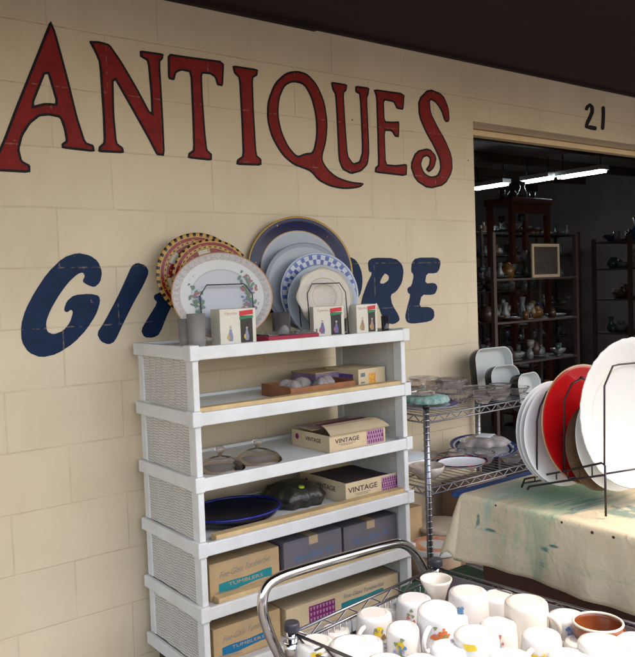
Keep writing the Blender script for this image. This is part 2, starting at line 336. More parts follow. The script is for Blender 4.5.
def digit(C):
    P = orient([chaikin([wallpt(440+x/3.256, 90+y/3.256) for x, y in stroke([(a_, b_, w_+3.5) for a_, b_, w_ in C])], .2, 1)])
    MB().poly(P, -.0012, .001, lambda u, v, d: (u, d, v)).build('house_number_digit', BLKP, bld)
digit([(475, 66, 7), (480, 54, 8), (488, 48, 9), (495, 56, 9), (496, 70, 9), (489, 88, 9), (480, 106, 9), (476, 119, 10), (490, 122, 11), (510, 126, 10)])
digit([(531, 53, 8), (532, 75, 8), (531, 100, 8), (529, 130, 8)])

# ---------------------------------------------------------------- white plastic shelving
SX, SY, SW, SDp = 1.166, -.465, .945, .43
ZT = [1.178-.2104*k for k in range(6)]
shelf = thing('plastic_shelving', 'white resin shelving unit with six tiers and woven side panels against the cream wall', 'shelving unit', (SX, SY, 0))
RIMH = .044
for k in range(6):
    z = ZT[k]; h = RIMH/2
    b = MB()
    b.box((.012, .012, z-h+.006), (SW-.012, SDp-.012, z+h-.012))
    # rim as four walls
    b.box((0, 0, z-h), (SW, .016, z+h-.001)); b.box((0, SDp-.016, z-h), (SW, SDp, z+h-.001))
    b.box((0, .0161, z-h), (.016, SDp-.0161, z+h)); b.box((SW-.016, .0161, z-h), (SW, SDp-.0161, z+h))
    for (cx, cy) in ((.0, .0), (SW-.03, .0)):   # raised front corners
        b.box((cx-.002, -.002, z-h-.002), (cx+.032, .045, z+h+.004))
    b.build('shelf', PLAS, shelf, bevel=.0035)
for k in range(5):
    z1 = ZT[k]-RIMH/2-.001; z0 = ZT[k+1]+RIMH/2+.001
    for side in (0, 1):
        x0 = .012 if side == 0 else SW-.034
        MB().box((x0, .012, z0), (x0+.022, .058, z1)).build('corner_post', PLAS, shelf, bevel=.003)
        MB().box((x0, SDp-.05, z0), (x0+.022, SDp-.012, z1)).build('corner_post', PLAS, shelf, bevel=.003)
        b = MB(); ya, yb = .059, SDp-.051; xo = x0+(.004 if side == 0 else .006)
        b.box((xo+.003, ya, z0), (xo+.009, yb, z1))
        nz = 18; ny = 7
        for j in range(ny):
            for i in range(nz):       # basket weave: alternating little pads
                u0 = ya+(yb-ya)*j/ny; u1 = ya+(yb-ya)*(j+1)/ny; zz = z0+(z1-z0)*(i+.5*(j % 2))/nz
                if zz+.0078 > z1: continue
                xa, xb = (xo, xo+.0031) if side == 0 else (xo+.0088, xo+.012)
                b.box((xa, u0+.001, zz+.0012), (xb, u1-.001, zz+.0068))
                xa, xb = (xo, xo+.0031) if side == 1 else (xo+.0088, xo+.012)
                b.box((xa, u0+.001, zz+.0012), (xb, u1-.001, zz+.0068))
        b.build('side_panel', PLAP, shelf)
for (cx, cy) in ((.05, .07), (SW-.05, .07), (.05, SDp-.06), (SW-.05, SDp-.06)):
    w0 = ZT[5]-RIMH/2
    b = MB(); b.tube([(cx-.014, cy, .042), (cx+.014, cy, .042)], .040, 20)
    b.box((cx-.022, cy-.02, .05), (cx-.016, cy+.02, w0-.001)); b.box((cx+.016, cy-.02, .05), (cx+.022, cy+.02, w0-.001)); b.box((cx-.03, cy-.03, w0-.01), (cx+.03, cy+.03, w0-.0005))
    b.build('caster', BLKPL, shelf, bevel=.002)
def zfl(k): return ZT[k]+RIMH/2-.0115
for k, lab, x0, x1, yy in ((1, 'pale wooden strip lying along the front lip of the second shelf', 1.20, 2.085, -.448), (3, 'pale wooden strip lying along the front lip of the fourth shelf under the vintage box', 1.24, 2.09, -.448), (4, 'pale wooden strip lying along the front lip of the fifth shelf before the kraft box', 1.24, 2.09, -.448)):
    tag(MB().box((0, 0, 0), (x1-x0, .036, .023)).build('wooden_strip', WOODS, None, (x0, yy, zfl(k)+.0003), bevel=.0015), lab, 'wooden strip', 'pale strips along the shelf fronts')

# ---------------------------------------------------------------- cardboard boxes
def put_text(parent, name, body, size, m, face, loc, shear=0, rise=0, bold=0, sx=1):
    """face: 'F' text on a -y face, 'L' text on a -x face; loc is the text centre"""
    vs, fs = text_mb(body, size, shear, 1, bold)
    b = MB(); out = []
    for (x, y, z) in vs:
        y = y-size*.33+x*rise; x = x*sx
        out.append((loc[0]+x, loc[1], loc[2]+y) if face == 'F' else (loc[0], loc[1]-x, loc[2]+y))
    b.add(out, fs); return b.build(name, m, parent, recalc=False)
def band(parent, name, m, x0, x1, z0, z1, h, y=-.0006):
    b = MB(); P = []
    n = 14
    for i in range(n+1):
        t = i/n; P.append((x0+(x1-x0)*t, z0+(z1-z0)*t+h*(.5+.06*sin(9*t))))
    Q = [(x0+(x1-x0)*(1-i/n), z0+(z1-z0)*(1-i/n)-h*(.5-.08*sin(7*i/n))) for i in range(n+1)]
    return b.poly([P+Q], y, y+.0006, lambda u, v, d: (u, d, v)).build(name, m, parent)
def vintage_box(loc, W, D, H, label, open_flap, a=0):
    t = thing('cardboard_box', label, 'cardboard box', loc, (0, 0, a), 'cream vintage boxes')
    th = .004
    b = MB().box((0, 0, 0), (W, D, .004)).box((0, 0, .0041), (W, th, H)).box((0, D-th, .0041), (W, D, H)).box((0, th+.0001, .0041), (th, D-th-.0001, H)).box((W-th, th+.0001, .0041), (W, D-th-.0001, H))
    b.build('box_body', CREAMC, t)
    put_text(t, 'lettering', 'VINTAGE', H*.36, BRNI, 'F', (W*.31, -.0006, H*.63), bold=.0004, sx=1.25)
    b = MB()
    for zz, n_, x0 in ((.40, 7, .16), (.33, 5, .2)):
        for i in range(n_): b.box((W*x0+i*W*.042, -.0007, H*zz), (W*x0+i*W*.042+W*.034, -.0002, H*zz+.0022))
    b.build('small_print', mat('pale_brown_ink', (.25, .17, .12), .6), t)
    put_text(t, 'lettering', 'VINTAGE', H*.34, BRNI, 'L', (-.0006, D*.42, H*.6), bold=.0004, sx=1.1)
    b = MB().lathe([(0.0001, 0), (.011, 0), (.011, .0006), (.0001, .0006)], 14, M=Matrix.Translation((-.0002, D*.85, H*.62)) @ Matrix.Rotation(-pi/2, 4, 'Y'))
    b.build('printed_dot', PURI, t)
    # purple print: rows of little goblet shapes
    b = MB(); x0, x1 = W*.66, W*.965; rows = 3; cols = 7
    b.box((x0, -.0005, H*.12), (x1, -.0002, H*.9))
    for r in range(rows):
        for c in range(cols):
            cx = x0+(x1-x0)*(c+.5+(.25 if r % 2 else -.2))/cols; cz = H*(.24+.26*r)
            if cx+.008 > x1: continue
            P = [(cx-.006, cz+.011), (cx+.006, cz+.011), (cx+.0015, cz+.001), (cx+.005, cz-.006), (cx-.005, cz-.006), (cx-.0015, cz+.001)]
            b.poly([P], -.0012, -.0006, lambda u, v, d: (u, d, v), 1)
    b.build('purple_print', [PURI, mat('pale_purple_ink', (.42, .25, .36), .6)], t)
    if open_flap:
        tp = mat('flap_top_print', (.14, .03, .06), .7, alt=(.5, .4, .27), vscale=9)
        b = MB(); n = 8; vs = []; fs = []
        for i in range(n+1):            # front flap sagging forward over the box
            tt = i/n; y = D*.55*(1-tt)-.012*tt; z = H+.018+.006*sin(pi*tt)-.016*tt**3
            for x in (-.004+.05*(1-tt), W*.5, W+.012): vs += [(x, y, z), (x, y, z+.003)]
        for i in range(n):
            for j in range(2):
                o = i*6+j*2; p = (i+1)*6+j*2
                fs += [(o, o+2, p+2, p), (o+1, p+1, p+3, o+3)]
        b.add(vs, fs); b.build('flap', CREAMC, t)
        MB().box((.01, D*.5, H+.001), (W-.01, D-.005, H+.0045), M=Matrix.Rotation(radians(2), 4, 'X')).build('flap', tp, t)
        MB().box((.03, D*.25, H+.0242), (W*.95, D*.52, H+.0252)).build('flap_print', mat('maroon_print', (.13, .015, .05), .6), t)
    else:
        b = MB()
        b.box((.006, .006, .006), (W-.006, D-.006, H*.8)); b.build('contents', mat('dark_box_contents', (.05, .03, .035), .7, var=.5, vscale=40, bump=1, bscale=60), t)
    return t
vintage_box((1.735, -.425, zfl(2)+.0005), .272, .235, .062, 'cream vintage box with loose raised top flap on the third shelf', True)
vintage_box((1.822, -.402, zfl(3)+.0005), .272, .29, .078, 'open cream vintage box showing dark contents on the fourth shelf', False)
def script_box(loc, W, D, H, body, m, ink, label, name='cardboard_box', bandm=None, group='boxes with script lettering', a=0):
    t = thing(name, label, 'cardboard box', loc, (0, 0, a), group)
    MB().box((0, 0, 0), (W, D, H)).build('box_body', m, t, bevel=.002)
    b = MB().box((0, D*.5-.0006, H), (W, D*.5+.0006, H+.0004)); b.build('lid_seam', mat('dark_seam', (.05, .03, .02), .8), t)
    put_text(t, 'lettering', body, H*.24, ink, 'F', (W*.49, -.0006, H*(.70 if bandm else .5)), shear=.5, rise=.05, bold=-.0003, sx=W*.84/(H*.24*len(body)*.5))
    MB().box((W*.5-.02, -.0004, H-.03), (W*.5+.02, -.0001, H-.0005)).box((W*.5-.02, -.0004, H+.0005), (W*.5+.02, D*.98, H+.0009)).build('tape', mat('packing_tape', (.42, .32, .20), .25), t)
    b = MB()
    for i in range(4): b.box((W*.08, -.0005, H*(.10+.035*i)), (W*(.40-.06*(i % 2)), -.0001, H*(.10+.035*i)+.0014))
    b.build('small_print', ink, t)
    if bandm:
        band(t, 'printed_band', bandm, W*.12, W*.88, H*.30, H*.36, H*.23)
        put_text(t, 'band_lettering', 'SPARKLING TABLEWARE' if False else 'TUMBLERS', H*.13, m, 'F', (W*.5, -.0009, H*.345), sx=1.8)
        MB().lathe([(.0001, 0), (H*.27, 0), (H*.27, .0006), (.0001, .0006)], 20, M=Matrix.Translation((-.0002, D*.38, H*.5)) @ Matrix.Rotation(-pi/2, 4, 'Y')).build('round_print', bandm, t)
    return t
script_box((1.232, -.405, zfl(4)+.0005), .278, .16, .125, 'Fine-Glass TumblerSet', CARD, GREYI, 'kraft box with teal band and script lettering on the fifth shelf', bandm=TEAL)
script_box((1.528, -.408, zfl(4)+.0005), .262, .18, .132, 'Fine-Glass Set', GREYC, mat('sky_blue_ink', (.02, .19, .42), .6), 'dark grey box with blue script in the middle of the fifth shelf')
script_box((1.808, -.398, zfl(4)+.0005), .268, .18, .125, 'Fine-Glass Set', GREYC, mat('sky_blue_ink', (.02, .19, .42), .6), 'dark grey box with blue script at the right end of the fifth shelf')
script_box((1.232, -.412, zfl(5)+.0005), .268, .17, .118, 'Fine-Glass TumblerSet', CARD, GREYI, 'kraft box with bright blue band on the lowest shelf', bandm=mat('bright_blue_ink', (.005, .14, .30), .6))
t = thing('cardboard_box', 'long cream box with purple print and teal patch on the lowest shelf', 'cardboard box', (1.53, -.405, zfl(5)+.0005))
MB().box((0, 0, 0), (.54, .2, .10)).build('box_body', CREAMC, t, bevel=.002)
b = MB(); b.box((.10, -.0006, .02), (.22, -.0001, .085))
for r in range(3):
    for c in range(8): b.poly([[(.105+c*.0145, .040+r*.02), (.114+c*.0145, .040+r*.02), (.111+c*.0145, .028+r*.02), (.107+c*.0145, .028+r*.02)]], -.0012, -.0007, lambda u, v, d: (u, d, v), 1)
b.build('purple_print', [PURI, MATS['pale_purple_ink']], t)
band(t, 'printed_band', TEAL, .25, .46, .045, .05, .022); put_text(t, 'lettering', 'Fine-Glass TumblerSet', .022, GREYI, 'F', (.36, -.0006, .078), shear=.35)

# ---------------------------------------------------------------- tray and small boxes on shelf two
zt = zfl(1)+.0005
t = thing('wooden_tray', 'brown wooden tray of wrapped glassware on the second shelf', 'tray', (1.59, -.40, zt))
b = MB().box((0, 0, 0), (.30, .19, .005)).box((0, 0, .0051), (.30, .006, .040)).box((0, .184, .0051), (.30, .19, .044)).box((0, .0061, .0051), (.006, .1839, .044)).box((.294, .0061, .0051), (.30, .1839, .044))
b.build('tray_body', WOODB, t, bevel=.001)
WRAP = mat('plastic_wrap', (.75, .70, .68), .18, trans=.7, ior=1.3, bump=.9, bscale=50)
PKG = mat('package_contents', (.30, .20, .17), .5, var=.6, vscale=45, bump=.5, bscale=50)
for i, (px, py, rr, lab) in enumerate(((.045, .055, .030, 'front left plastic-wrapped bundle of glassware in the brown tray'), (.165, .05, .030, 'front right plastic-wrapped bundle of glassware in the brown tray'), (.05, .115, .034, 'left plastic-wrapped bundle of glassware in the brown tray'), (.125, .12, .038, 'middle plastic-wrapped bundle of glassware in the brown tray'), (.225, .10, .036, 'right plastic-wrapped bundle of glassware in the brown tray'))):
    tt = thing('wrapped_glassware', lab, 'wrapped glassware', (1.59+px+.01, -.40+py, zt+.006), (0, 0, i*1.1), 'wrapped bundles in the brown tray')
    pr = [(.0001, 0), (rr*.8, 0), (rr, .012), (rr*.95, .03), (rr*.6, .048), (.0001, .055)]
    MB().lathe(pr, 26, wob=lambda a, r, i=i: .10*sin(5*a+i)+.07*sin(9*a+2*i)+.05*sin(17*a+300*r)).build('wrap', WRAP, tt)
    MB().lathe([(.0001, .004), (rr*.6, .004), (rr*.7, .02), (rr*.4, .04), (.0001, .044)], 18, wob=lambda a, r: .1*sin(3*a)).build('contents', PKG, tt)
t = thing('small_box', 'low purple and tan box behind the brown tray on the second shelf', 'box', (1.80, -.27, zt), (0, 0, .05), 'small boxes on the second shelf')
MB().box((0, 0, 0), (.20, .15, .062)).build('box_body', mat('lilac_box', (.20, .15, .24), .6, var=.3, vscale=15), t, bevel=.002)
MB().box((-.002, -.002, .0625), (.202, .152, .066)).build('box_lid', CARD, t)
t = thing('small_box', 'cream box with orange picture at the right end of the second shelf', 'box', (1.925, -.375, zt), (0, 0, .06), 'small boxes on the second shelf')
MB().box((0, 0, 0), (.145, .19, .075)).build('box_body', CREAMC, t, bevel=.002)
MB().box((.055, -.0006, .015), (.09, -.0001, .055)).build('picture', mat('orange_ink', (.62, .30, .05), .6, var=.4, vscale=60), t)
MB().box((.012, -.0006, .045), (.035, -.0001, .060)).box((.012, -.0006, .02), (.032, -.0001, .026)).build('small_print', GREYI, t)
MB().box((-.0006, .03, .02), (-.0001, .16, .055)).build('side_print', mat('violet_print', (.12, .06, .22), .6, var=.4, vscale=40), t)

# ---------------------------------------------------------------- glass lids and dish on shelves three and four
def lid(loc, r, label):
    t = thing('glass_dome', label, 'glass cover', loc, (0, 0, 0), 'glass lids on the third shelf')
    pr = [(r, 0), (r*.97, .008), (r*.8, .024), (r*.45, .038), (.0001, .043), (.0001, .039), (r*.44, .034), (r*.78, .020), (r*.93, .004), (r, 0)]
    MB().lathe(pr, 40).build('dome', LIDG, t)
    MB().lathe([(.0001, .0435), (.008, .044), (.006, .052), (.016, .060), (.018, .070), (.010, .078), (.0001, .080)], 20).build('knob', LIDG, t)
lid((1.325, -.345, zfl(2)+.001), .085, 'smoky glass lid nearest the left post of the third shelf')
lid((1.485, -.33, zfl(2)+.001), .088, 'smoky glass lid with round knob nearer the middle of the third shelf')
t = thing('serving_dish', 'large dark dish with cobalt blue rim on the fourth shelf', 'dish', (1.41, -.275, zfl(3)+.0005))
MB().lathe([(.0001, 0), (.10, 0), (.16, .018), (.178, .044), (.174, .044), (.155, .024), (.09, .008), (.0001, .008)], 56, sy=.82).build('dish_body', mat('black_blue_glaze', (.008, .008, .018), .2), t)
MB().tube([(.175*cos(a*pi/28), .175*.82*sin(a*pi/28), .0425) for a in range(56)], .005, 8, closed=True).build('rim', mat('cobalt_glaze', (.005, .012, .16), .2), t)
t = thing('bag', 'black crumpled bag of small things behind the vintage box on the fourth shelf', 'bag', (1.70, -.235, zfl(3)+.0005), (0, 0, .3))
MB().lathe([(.0001, 0), (.10, 0), (.115, .03), (.09, .065), (.05, .08), (.0001, .078)], 60, wob=lambda a, r: .10*sin(4*a)+.06*sin(11*a+40*r)).build('bag_body', mat('black_film', (.03, .028, .022), .3, var=.6, vscale=30, bump=1, bscale=45), t)
MB().lathe([(.0001, .001), (.010, .0), (.010, .0008), (.0001, .0012)], 14, sx=1.6, M=Matrix.Translation((-.03, -.062, .074)) @ Matrix.Rotation(radians(28), 4, 'X')).build('sticker', mat('lime_sticker', (.35, .45, .03), .5), t)

# ---------------------------------------------------------------- plates
def plate_mat(name, bands, R, sx=1, sy=1, rough=.18, pattern=None):
    """bands: (normalised radius, colour) from the centre out; pattern: (r0, r1, count, colour, kind)"""
    m = bpy.data.materials.new(name); m.use_nodes = True; n = m.node_tree.nodes; l = m.node_tree.links; b = n['Principled BSDF']
    b.inputs['Roughness'].default_value = rough; b.inputs['Specular IOR Level'].default_value = .22
    tc = n.new('ShaderNodeTexCoord'); mp = n.new('ShaderNodeMapping'); mp.inputs['Scale'].default_value = (1/(R*sx), 1/(R*sy), 0); l.new(tc.outputs['Object'], mp.inputs['Vector'])
    ln = n.new('ShaderNodeVectorMath'); ln.operation = 'LENGTH'; l.new(mp.outputs[0], ln.inputs[0])
    rp = n.new('ShaderNodeValToRGB'); rp.color_ramp.interpolation = 'CONSTANT'; e = rp.color_ramp.elements
    e[0].position = 0; e[0].color = (*bands[0][1], 1); e[1].position = bands[1][0] if len(bands) > 1 else 1; e[1].color = (*bands[min(1, len(bands)-1)][1], 1)
    for p, c in bands[2:]: q = e.new(p); q.color = (*c, 1)
    l.new(ln.outputs['Value'], rp.inputs['Fac']); cur = rp.outputs['Color']
    sep = n.new('ShaderNodeSeparateXYZ'); l.new(mp.outputs[0], sep.inputs[0])
    at = n.new('ShaderNodeMath'); at.operation = 'ARCTAN2'; l.new(sep.outputs['Y'], at.inputs[0]); l.new(sep.outputs['X'], at.inputs[1])
    for (r0, r1, cnt, colr, kind) in (pattern or []):
        g1 = n.new('ShaderNodeMath'); g1.operation = 'GREATER_THAN'; l.new(ln.outputs['Value'], g1.inputs[0]); g1.inputs[1].default_value = r0
        g2 = n.new('ShaderNodeMath'); g2.operation = 'LESS_THAN'; l.new(ln.outputs['Value'], g2.inputs[0]); g2.inputs[1].default_value = r1
        gm = n.new('ShaderNodeMath'); gm.operation = 'MULTIPLY'; l.new(g1.outputs[0], gm.inputs[0]); l.new(g2.outputs[0], gm.inputs[1])
        if kind == 'wedge':
            mu = n.new('ShaderNodeMath'); mu.operation = 'MULTIPLY'; l.new(at.outputs[0], mu.inputs[0]); mu.inputs[1].default_value = cnt/(2*pi)
            fr = n.new('ShaderNodeMath'); fr.operation = 'FRACT'; l.new(mu.outputs[0], fr.inputs[0])
            gt = n.new('ShaderNodeMath'); gt.operation = 'GREATER_THAN'; l.new(fr.outputs[0], gt.inputs[0]); gt.inputs[1].default_value = .55
        else:
            vo = n.new('ShaderNodeTexVoronoi'); vo.inputs['Scale'].default_value = cnt; l.new(mp.outputs[0], vo.inputs['Vector'])
            gt = n.new('ShaderNodeMath'); gt.operation = 'LESS_THAN'; l.new(vo.outputs['Distance'], gt.inputs[0]); gt.inputs[1].default_value = kind
        fm = n.new('ShaderNodeMath'); fm.operation = 'MULTIPLY'; l.new(gm.outputs[0], fm.inputs[0]); l.new(gt.outputs[0], fm.inputs[1])
        mx = n.new('ShaderNodeMixRGB'); l.new(fm.outputs[0], mx.inputs['Fac']); l.new(cur, mx.inputs['Color1']); mx.inputs['Color2'].default_value = (*colr, 1); cur = mx.outputs['Color']
    l.new(cur, b.inputs['Base Color']); return m
def plate_prof(R, deep=.07, well=.62, th=.016):
    return [(.0001, .004), (R*well*.92, .004), (R*well, .006), (R*well*1.08, R*deep*.55), (R*.9, R*deep*.9), (R*.985, R*deep*1.2), (R, R*deep*1.2-.001),
            (R*.985, R*deep*1.2-.004), (R*.88, R*deep*.9-.005), (R*well*1.05, R*deep*.3-.003), (R*well*.8, -.001), (R*well*.78, -.004), (R*well*.7, -.004), (R*well*.68, 0), (.0001, .0)]
def plate(c, R, m, label, yaw=0, tilt=12, sx=1, sy=1, group=None, deep=.07, well=.62, wob=None, name='plate', cat='plate', roll=0):
    """a plate standing on edge, centred on c, its face turned to -y"""
    o = MB().lathe(plate_prof(R, deep, well), 72, sx=sx, sy=sy, wob=wob).build(name, m)
    o.rotation_mode = 'XYZ'
    o.matrix_world = Matrix.Translation(c) @ Matrix.Rotation(radians(yaw), 4, 'Z') @ Matrix.Rotation(radians(90-tilt), 4, 'X') @ Matrix.Rotation(radians(roll), 4, 'Z')
    return tag(o, label, cat, group)
GOLD = (.50, .28, .05); CRIM = (.23, .012, .018); NAVY = (.008, .010, .06); PW = (.58, .60, .62); SKYG = (.38, .41, .46)
topz = zfl(0)
def pc(px, py, y): return ony(px, py, y)
m_red = plate_mat('crimson_gold_plate', [(0, PW), (.42, GOLD), (.46, CRIM), (.78, GOLD), (.845, CRIM), (.92, GOLD)], .155, pattern=[(.48, .77, 7, (.50, .46, .33), 'wedge'), (.50, .76, 8, (.42, .25, .06), .24), (.80, .83, 40, (.02, .01, .01), 'wedge'), (.945, 1.1, 38, (.02, .01, .01), 'wedge'), (.85, .915, 13, (.42, .30, .10), .2)])
plate(pc(199, 276, -.10), .160, m_red, 'crimson and gold ornate plate, rearmost at the left end of the top shelf', -14, 10, group='crimson and gold plates')
plate(pc(213, 281, -.135), .154, m_red, 'crimson and gold ornate plate directly behind the white floral platter', -14, 10, group='crimson and gold plates', roll=12)
fl = plate_mat('floral_platter', [(0, (.47, .48, .51)), (.58, (.40, .41, .43)), (.61, (.56, .56, .55)), (.82, (.44, .38, .37)), (.965, (.40, .24, .13))], .185, 1, .84,
               pattern=[(.83, .955, 46, (.36, .36, .33), 'wedge'), (.84, .95, 26, (.52, .48, .45), .26), (.83, .95, 21, (.22, .28, .22), .22), (.84, .94, 17, (.42, .20, .17), .16)])
pl = plate(pc(222, 296, -.27), .185, fl, 'oval white platter with flower sprays in a wire stand on the top shelf', -12, 12, 1, .84, name='platter', cat='platter', well=.6)
def spray(parent, cx, cz, n, R, seed, spread=.03, tall=.05, zs=.0):
    rd = random.Random(seed); cols = [mat('flower_green', (.10, .19, .12), .4), mat('flower_blue', (.12, .13, .30), .4), mat('flower_red', (.34, .11, .10), .4), mat('flower_purple', (.20, .09, .22), .4)]
    b = MB()
    for i in range(n):
        x = cx+rd.gauss(0, spread*.5); y = cz+rd.gauss(0, tall*.5); r = rd.uniform(.005, .012); a = rd.uniform(0, pi); k = 0 if rd.random() < .6 else rd.choice((1, 2, 3))
        P = [(x+r*cos(a)*cos(t)-r*.5*sin(a)*sin(t), y+r*sin(a)*cos(t)+r*.5*cos(a)*sin(t)) for t in [2*pi*j/8 for j in range(8)]]
        b.add([(u, v, zs+.0002*i*.05) for u, v in P], [tuple(range(8))], k)
    return b.build('flower_print', cols, parent, recalc=False)
spray(pl, .105, .01, 60, .185, 3, .035, .085, .0082); spray(pl, -.098, -.015, 36, .185, 5, .03, .08, .0082)
nav = plate_mat('navy_gold_charger', [(0, SKYG), (.70, (.44, .47, .52)), (.735, GOLD), (.75, NAVY), (.965, GOLD)], .226, pattern=[(.79, .93, 9, GOLD, .13)])
plate(pc(300, 272, -.075), .226, nav, 'large charger with navy blue gold-flecked rim on the top shelf', -16, 8, name='charger', cat='charger plate', well=.72)
gy = plate_mat('grey_blue_plate', [(0, (.40, .43, .47)), (.62, (.34, .37, .42)), (.65, (.42, .45, .50)), (.97, (.27, .30, .36))], .165)
plate(pc(306, 287, -.125), .178, gy, 'plain grey-blue plate between the navy charger and the checked plate', -16, 9)
ck = plate_mat('blue_check_plate', [(0, PW), (.70, (.12, .17, .42)), (.72, (.55, .58, .62)), (.95, (.12, .17, .42)), (.97, (.5, .54, .6))], .163, pattern=[(.72, .84, 26, (.08, .12, .38), 'wedge'), (.84, .95, -26, (.10, .15, .40), 'wedge')])
plate(pc(319, 294, -.185), .165, ck, 'plate with blue checkered rim behind the pale blue plate', -16, 9)
pb = plate_mat('pale_blue_plate', [(0, (.38, .42, .47)), (.66, (.28, .32, .37)), (.68, (.40, .44, .49)), (.97, (.26, .29, .34))], .15, pattern=[(.2, .6, 6, (.25, .35, .55), .05)])
plate(pc(322, 302, -.235), .146, pb, 'pale blue plate just behind the cream octagonal plate', -16, 10)
def oct_w(a, r): return .035*cos(8*a) if r > .05 else 0
cr = plate_mat('cream_relief_plate', [(0, (.56, .50, .42)), (.42, (.44, .38, .31)), (.45, (.58, .52, .44)), (.64, (.42, .36, .29)), (.67, (.60, .54, .45)), (.95, (.44, .38, .3))], .11, pattern=[(.1, .40, 9, (.46, .40, .33), .22), (.70, .92, 16, (.48, .42, .34), .22)])
plate(pc(324, 297, -.30), .112, cr, 'cream embossed plate with scalloped edge in a wire stand', -16, 10, wob=oct_w, well=.5)
# wire stands
def stand(c, w, h, label, yaw):
    t = thing('plate_stand', label, 'plate stand', (c.x, c.y, topz+.0005), (0, 0, radians(yaw)), 'wire plate stands on the top shelf')
    r = .0022
    def arch(y0, y1, hh, ww): return [(-ww/2, y0, .003), (-ww/2, y0+(y1-y0)*.8, hh*.82), (-ww/2*.72, y1, hh), (ww/2*.72, y1, hh), (ww/2, y0+(y1-y0)*.8, hh*.82), (ww/2, y0, .003)]
    MB().tube(arch(-.045, -.022, h, w), r, 8).build('front_loop', DKMET, t)
    MB().tube(arch(.05, .075, h*1.05, w), r, 8).build('back_loop', DKMET, t)
    for sx_ in (-1, 1): MB().tube([(sx_*w/2, -.06, .0035), (sx_*w/2, .10, .0035)], r, 8).build('foot_rail', DKMET, t)
c = pc(225, 300, -.28); stand(Vector((c.x, -.275, 0)), .19, .205, 'black wire stand holding the oval floral platter', -12)
c = pc(325, 300, -.31); stand(Vector((c.x, -.305, 0)), .155, .197, 'black wire stand holding the cream embossed plate', -16)
# tumblers
def tumbler(px, y, r, h, label, m=None):
    c = ony(px, 320, y)
    return tag(MB().lathe([(.0001, 0), (r*.88, 0), (r*.9, .003), (r, h), (r-.0022, h), (r*.86, .012), (.0001, .010)], 32).build('glass_tumbler', m or mat('tumbler_glass', (.62, .58, .56), .15, trans=.7, ior=1.2), None, (c.x, y, topz+.0008)), label, 'glass tumbler', 'glass tumblers on the top shelf')
tumbler(196, -.385, .031, .112, 'smoky tall tumbler left of the cream figurine box')
tumbler(185.5, -.33, .026, .095, 'tumbler at the far left end of the top shelf')
tumbler(281, -.34, .035, .098, 'smoky tumbler behind the red tray', mat('grey_glass', (.30, .27, .27), .08, trans=.75))
tumbler(385, -.37, .016, .062, 'small dark glass at the right end of the figurine boxes', mat('black_glass', (.03, .03, .04), .1, trans=.3))
def figure_box(px, y, yaw, W, H, D, label, tints, seed):
    c = ony(px, 320, y)
    t = thing('figurine_box', label, 'small box', (c.x, y, topz+.0005), (0, 0, radians(yaw)), 'figurine boxes on the top shelf')
    MB().box((-W/2, 0, 0), (W/2, D, H)).build('box_body', mat('ivory_card', (.66, .62, .52), .6, var=.05, vscale=20), t, bevel=.001)
    MB().box((W*.06, -.0008, H*.06), (W*.40, -.0001, H*.80)).build('dark_picture', mat('picture_black', (.02, .016, .016), .4), t)
    b = MB(); fn = lambda u, v, d: (u, d, v); rd = random.Random(seed)
    b.poly([[(W*.04, H*.80), (W*.42, H*.83), (W*.42, H*.96), (W*.04, H*.93)]], -.0012, -.0009, fn, 0)
    b.poly([[(W*.04, H*.70), (W*.42, H*.73), (W*.42, H*.80), (W*.04, H*.77)]], -.0011, -.0009, fn, 1)
    b.build('ribbon_print', [mat('ribbon_red', (.55, .02, .03), .5), mat('ribbon_green', (.02, .20, .08), .5)], t)
    for cx, s, y0 in ((-.22*W, 1.0, -.0006), (.23*W, .9, -.0014)):       # a small draped figurine
        b = MB()
        P = [(-.006, .0), (.007, .0), (.0085, .012), (.005, .024), (.004, .031), (-.003, .031), (-.005, .023), (-.009, .012)]
        b.poly([[(cx+x*s*1.1, H*.12+y_*s*1.3) for x, y_ in P]], y0, y0+.0004, fn, 0)
        b.poly([ell(cx+.0005, H*.12+.046*s, .0042*s, .0048*s, 10)], y0, y0+.0004, fn, 1)
        b.poly([ell(cx-.008*s, H*.12+.013, .005*s, .009*s, 10)], y0-.0004, y0-.0001, fn, 2)
        b.build('figure_picture', [mat('fig_%d' % seed, tints[0], .5), mat('fig_head', (.50, .36, .28), .5), mat('fig2_%d' % seed, tints[1], .5)], t)
    put_text(t, 'lettering', 'Figurine', H*.12, mat('rose_ink', (.50, .28, .26), .6), 'F', (-W*.2, -.0006, H*.88), shear=.2)
figure_box(238, -.405, -4, .135, .122, .07, 'wider figurine box at the left end of the top shelf', ((.22, .24, .34), (.55, .36, .08)), 1)
figure_box(329, -.385, -16, .122, .112, .04, 'figurine box with red-capped figure in front of the cream plate', ((.14, .13, .30), (.35, .10, .14)), 2)
figure_box(367, -.385, -4, .098, .112, .07, 'figurine box at the right end of the top shelf', ((.34, .20, .16), (.45, .30, .06)), 3)
c = ony(289, 330, -.40)
t = thing('relish_tray', 'flat crimson tray with clear insert lying on the top shelf', 'tray', (c.x, -.40, topz+.0005), (0, 0, radians(-3)))
MB().box((-.105, -.035, 0), (.105, .10, .022)).build('tray_body', mat('crimson_plastic', (.33, .01, .045), .3), t, bevel=.004)
b = MB().box((-.10, -.03, .0225), (.10, .095, .026))
for i in range(5): b.box((-.1+i*.049, -.03, .0262), (-.096+i*.049, .095, .036))
b.box((-.1, -.03, .0262), (.1, -.027, .036)); b.build('clear_insert', GLASS, t)

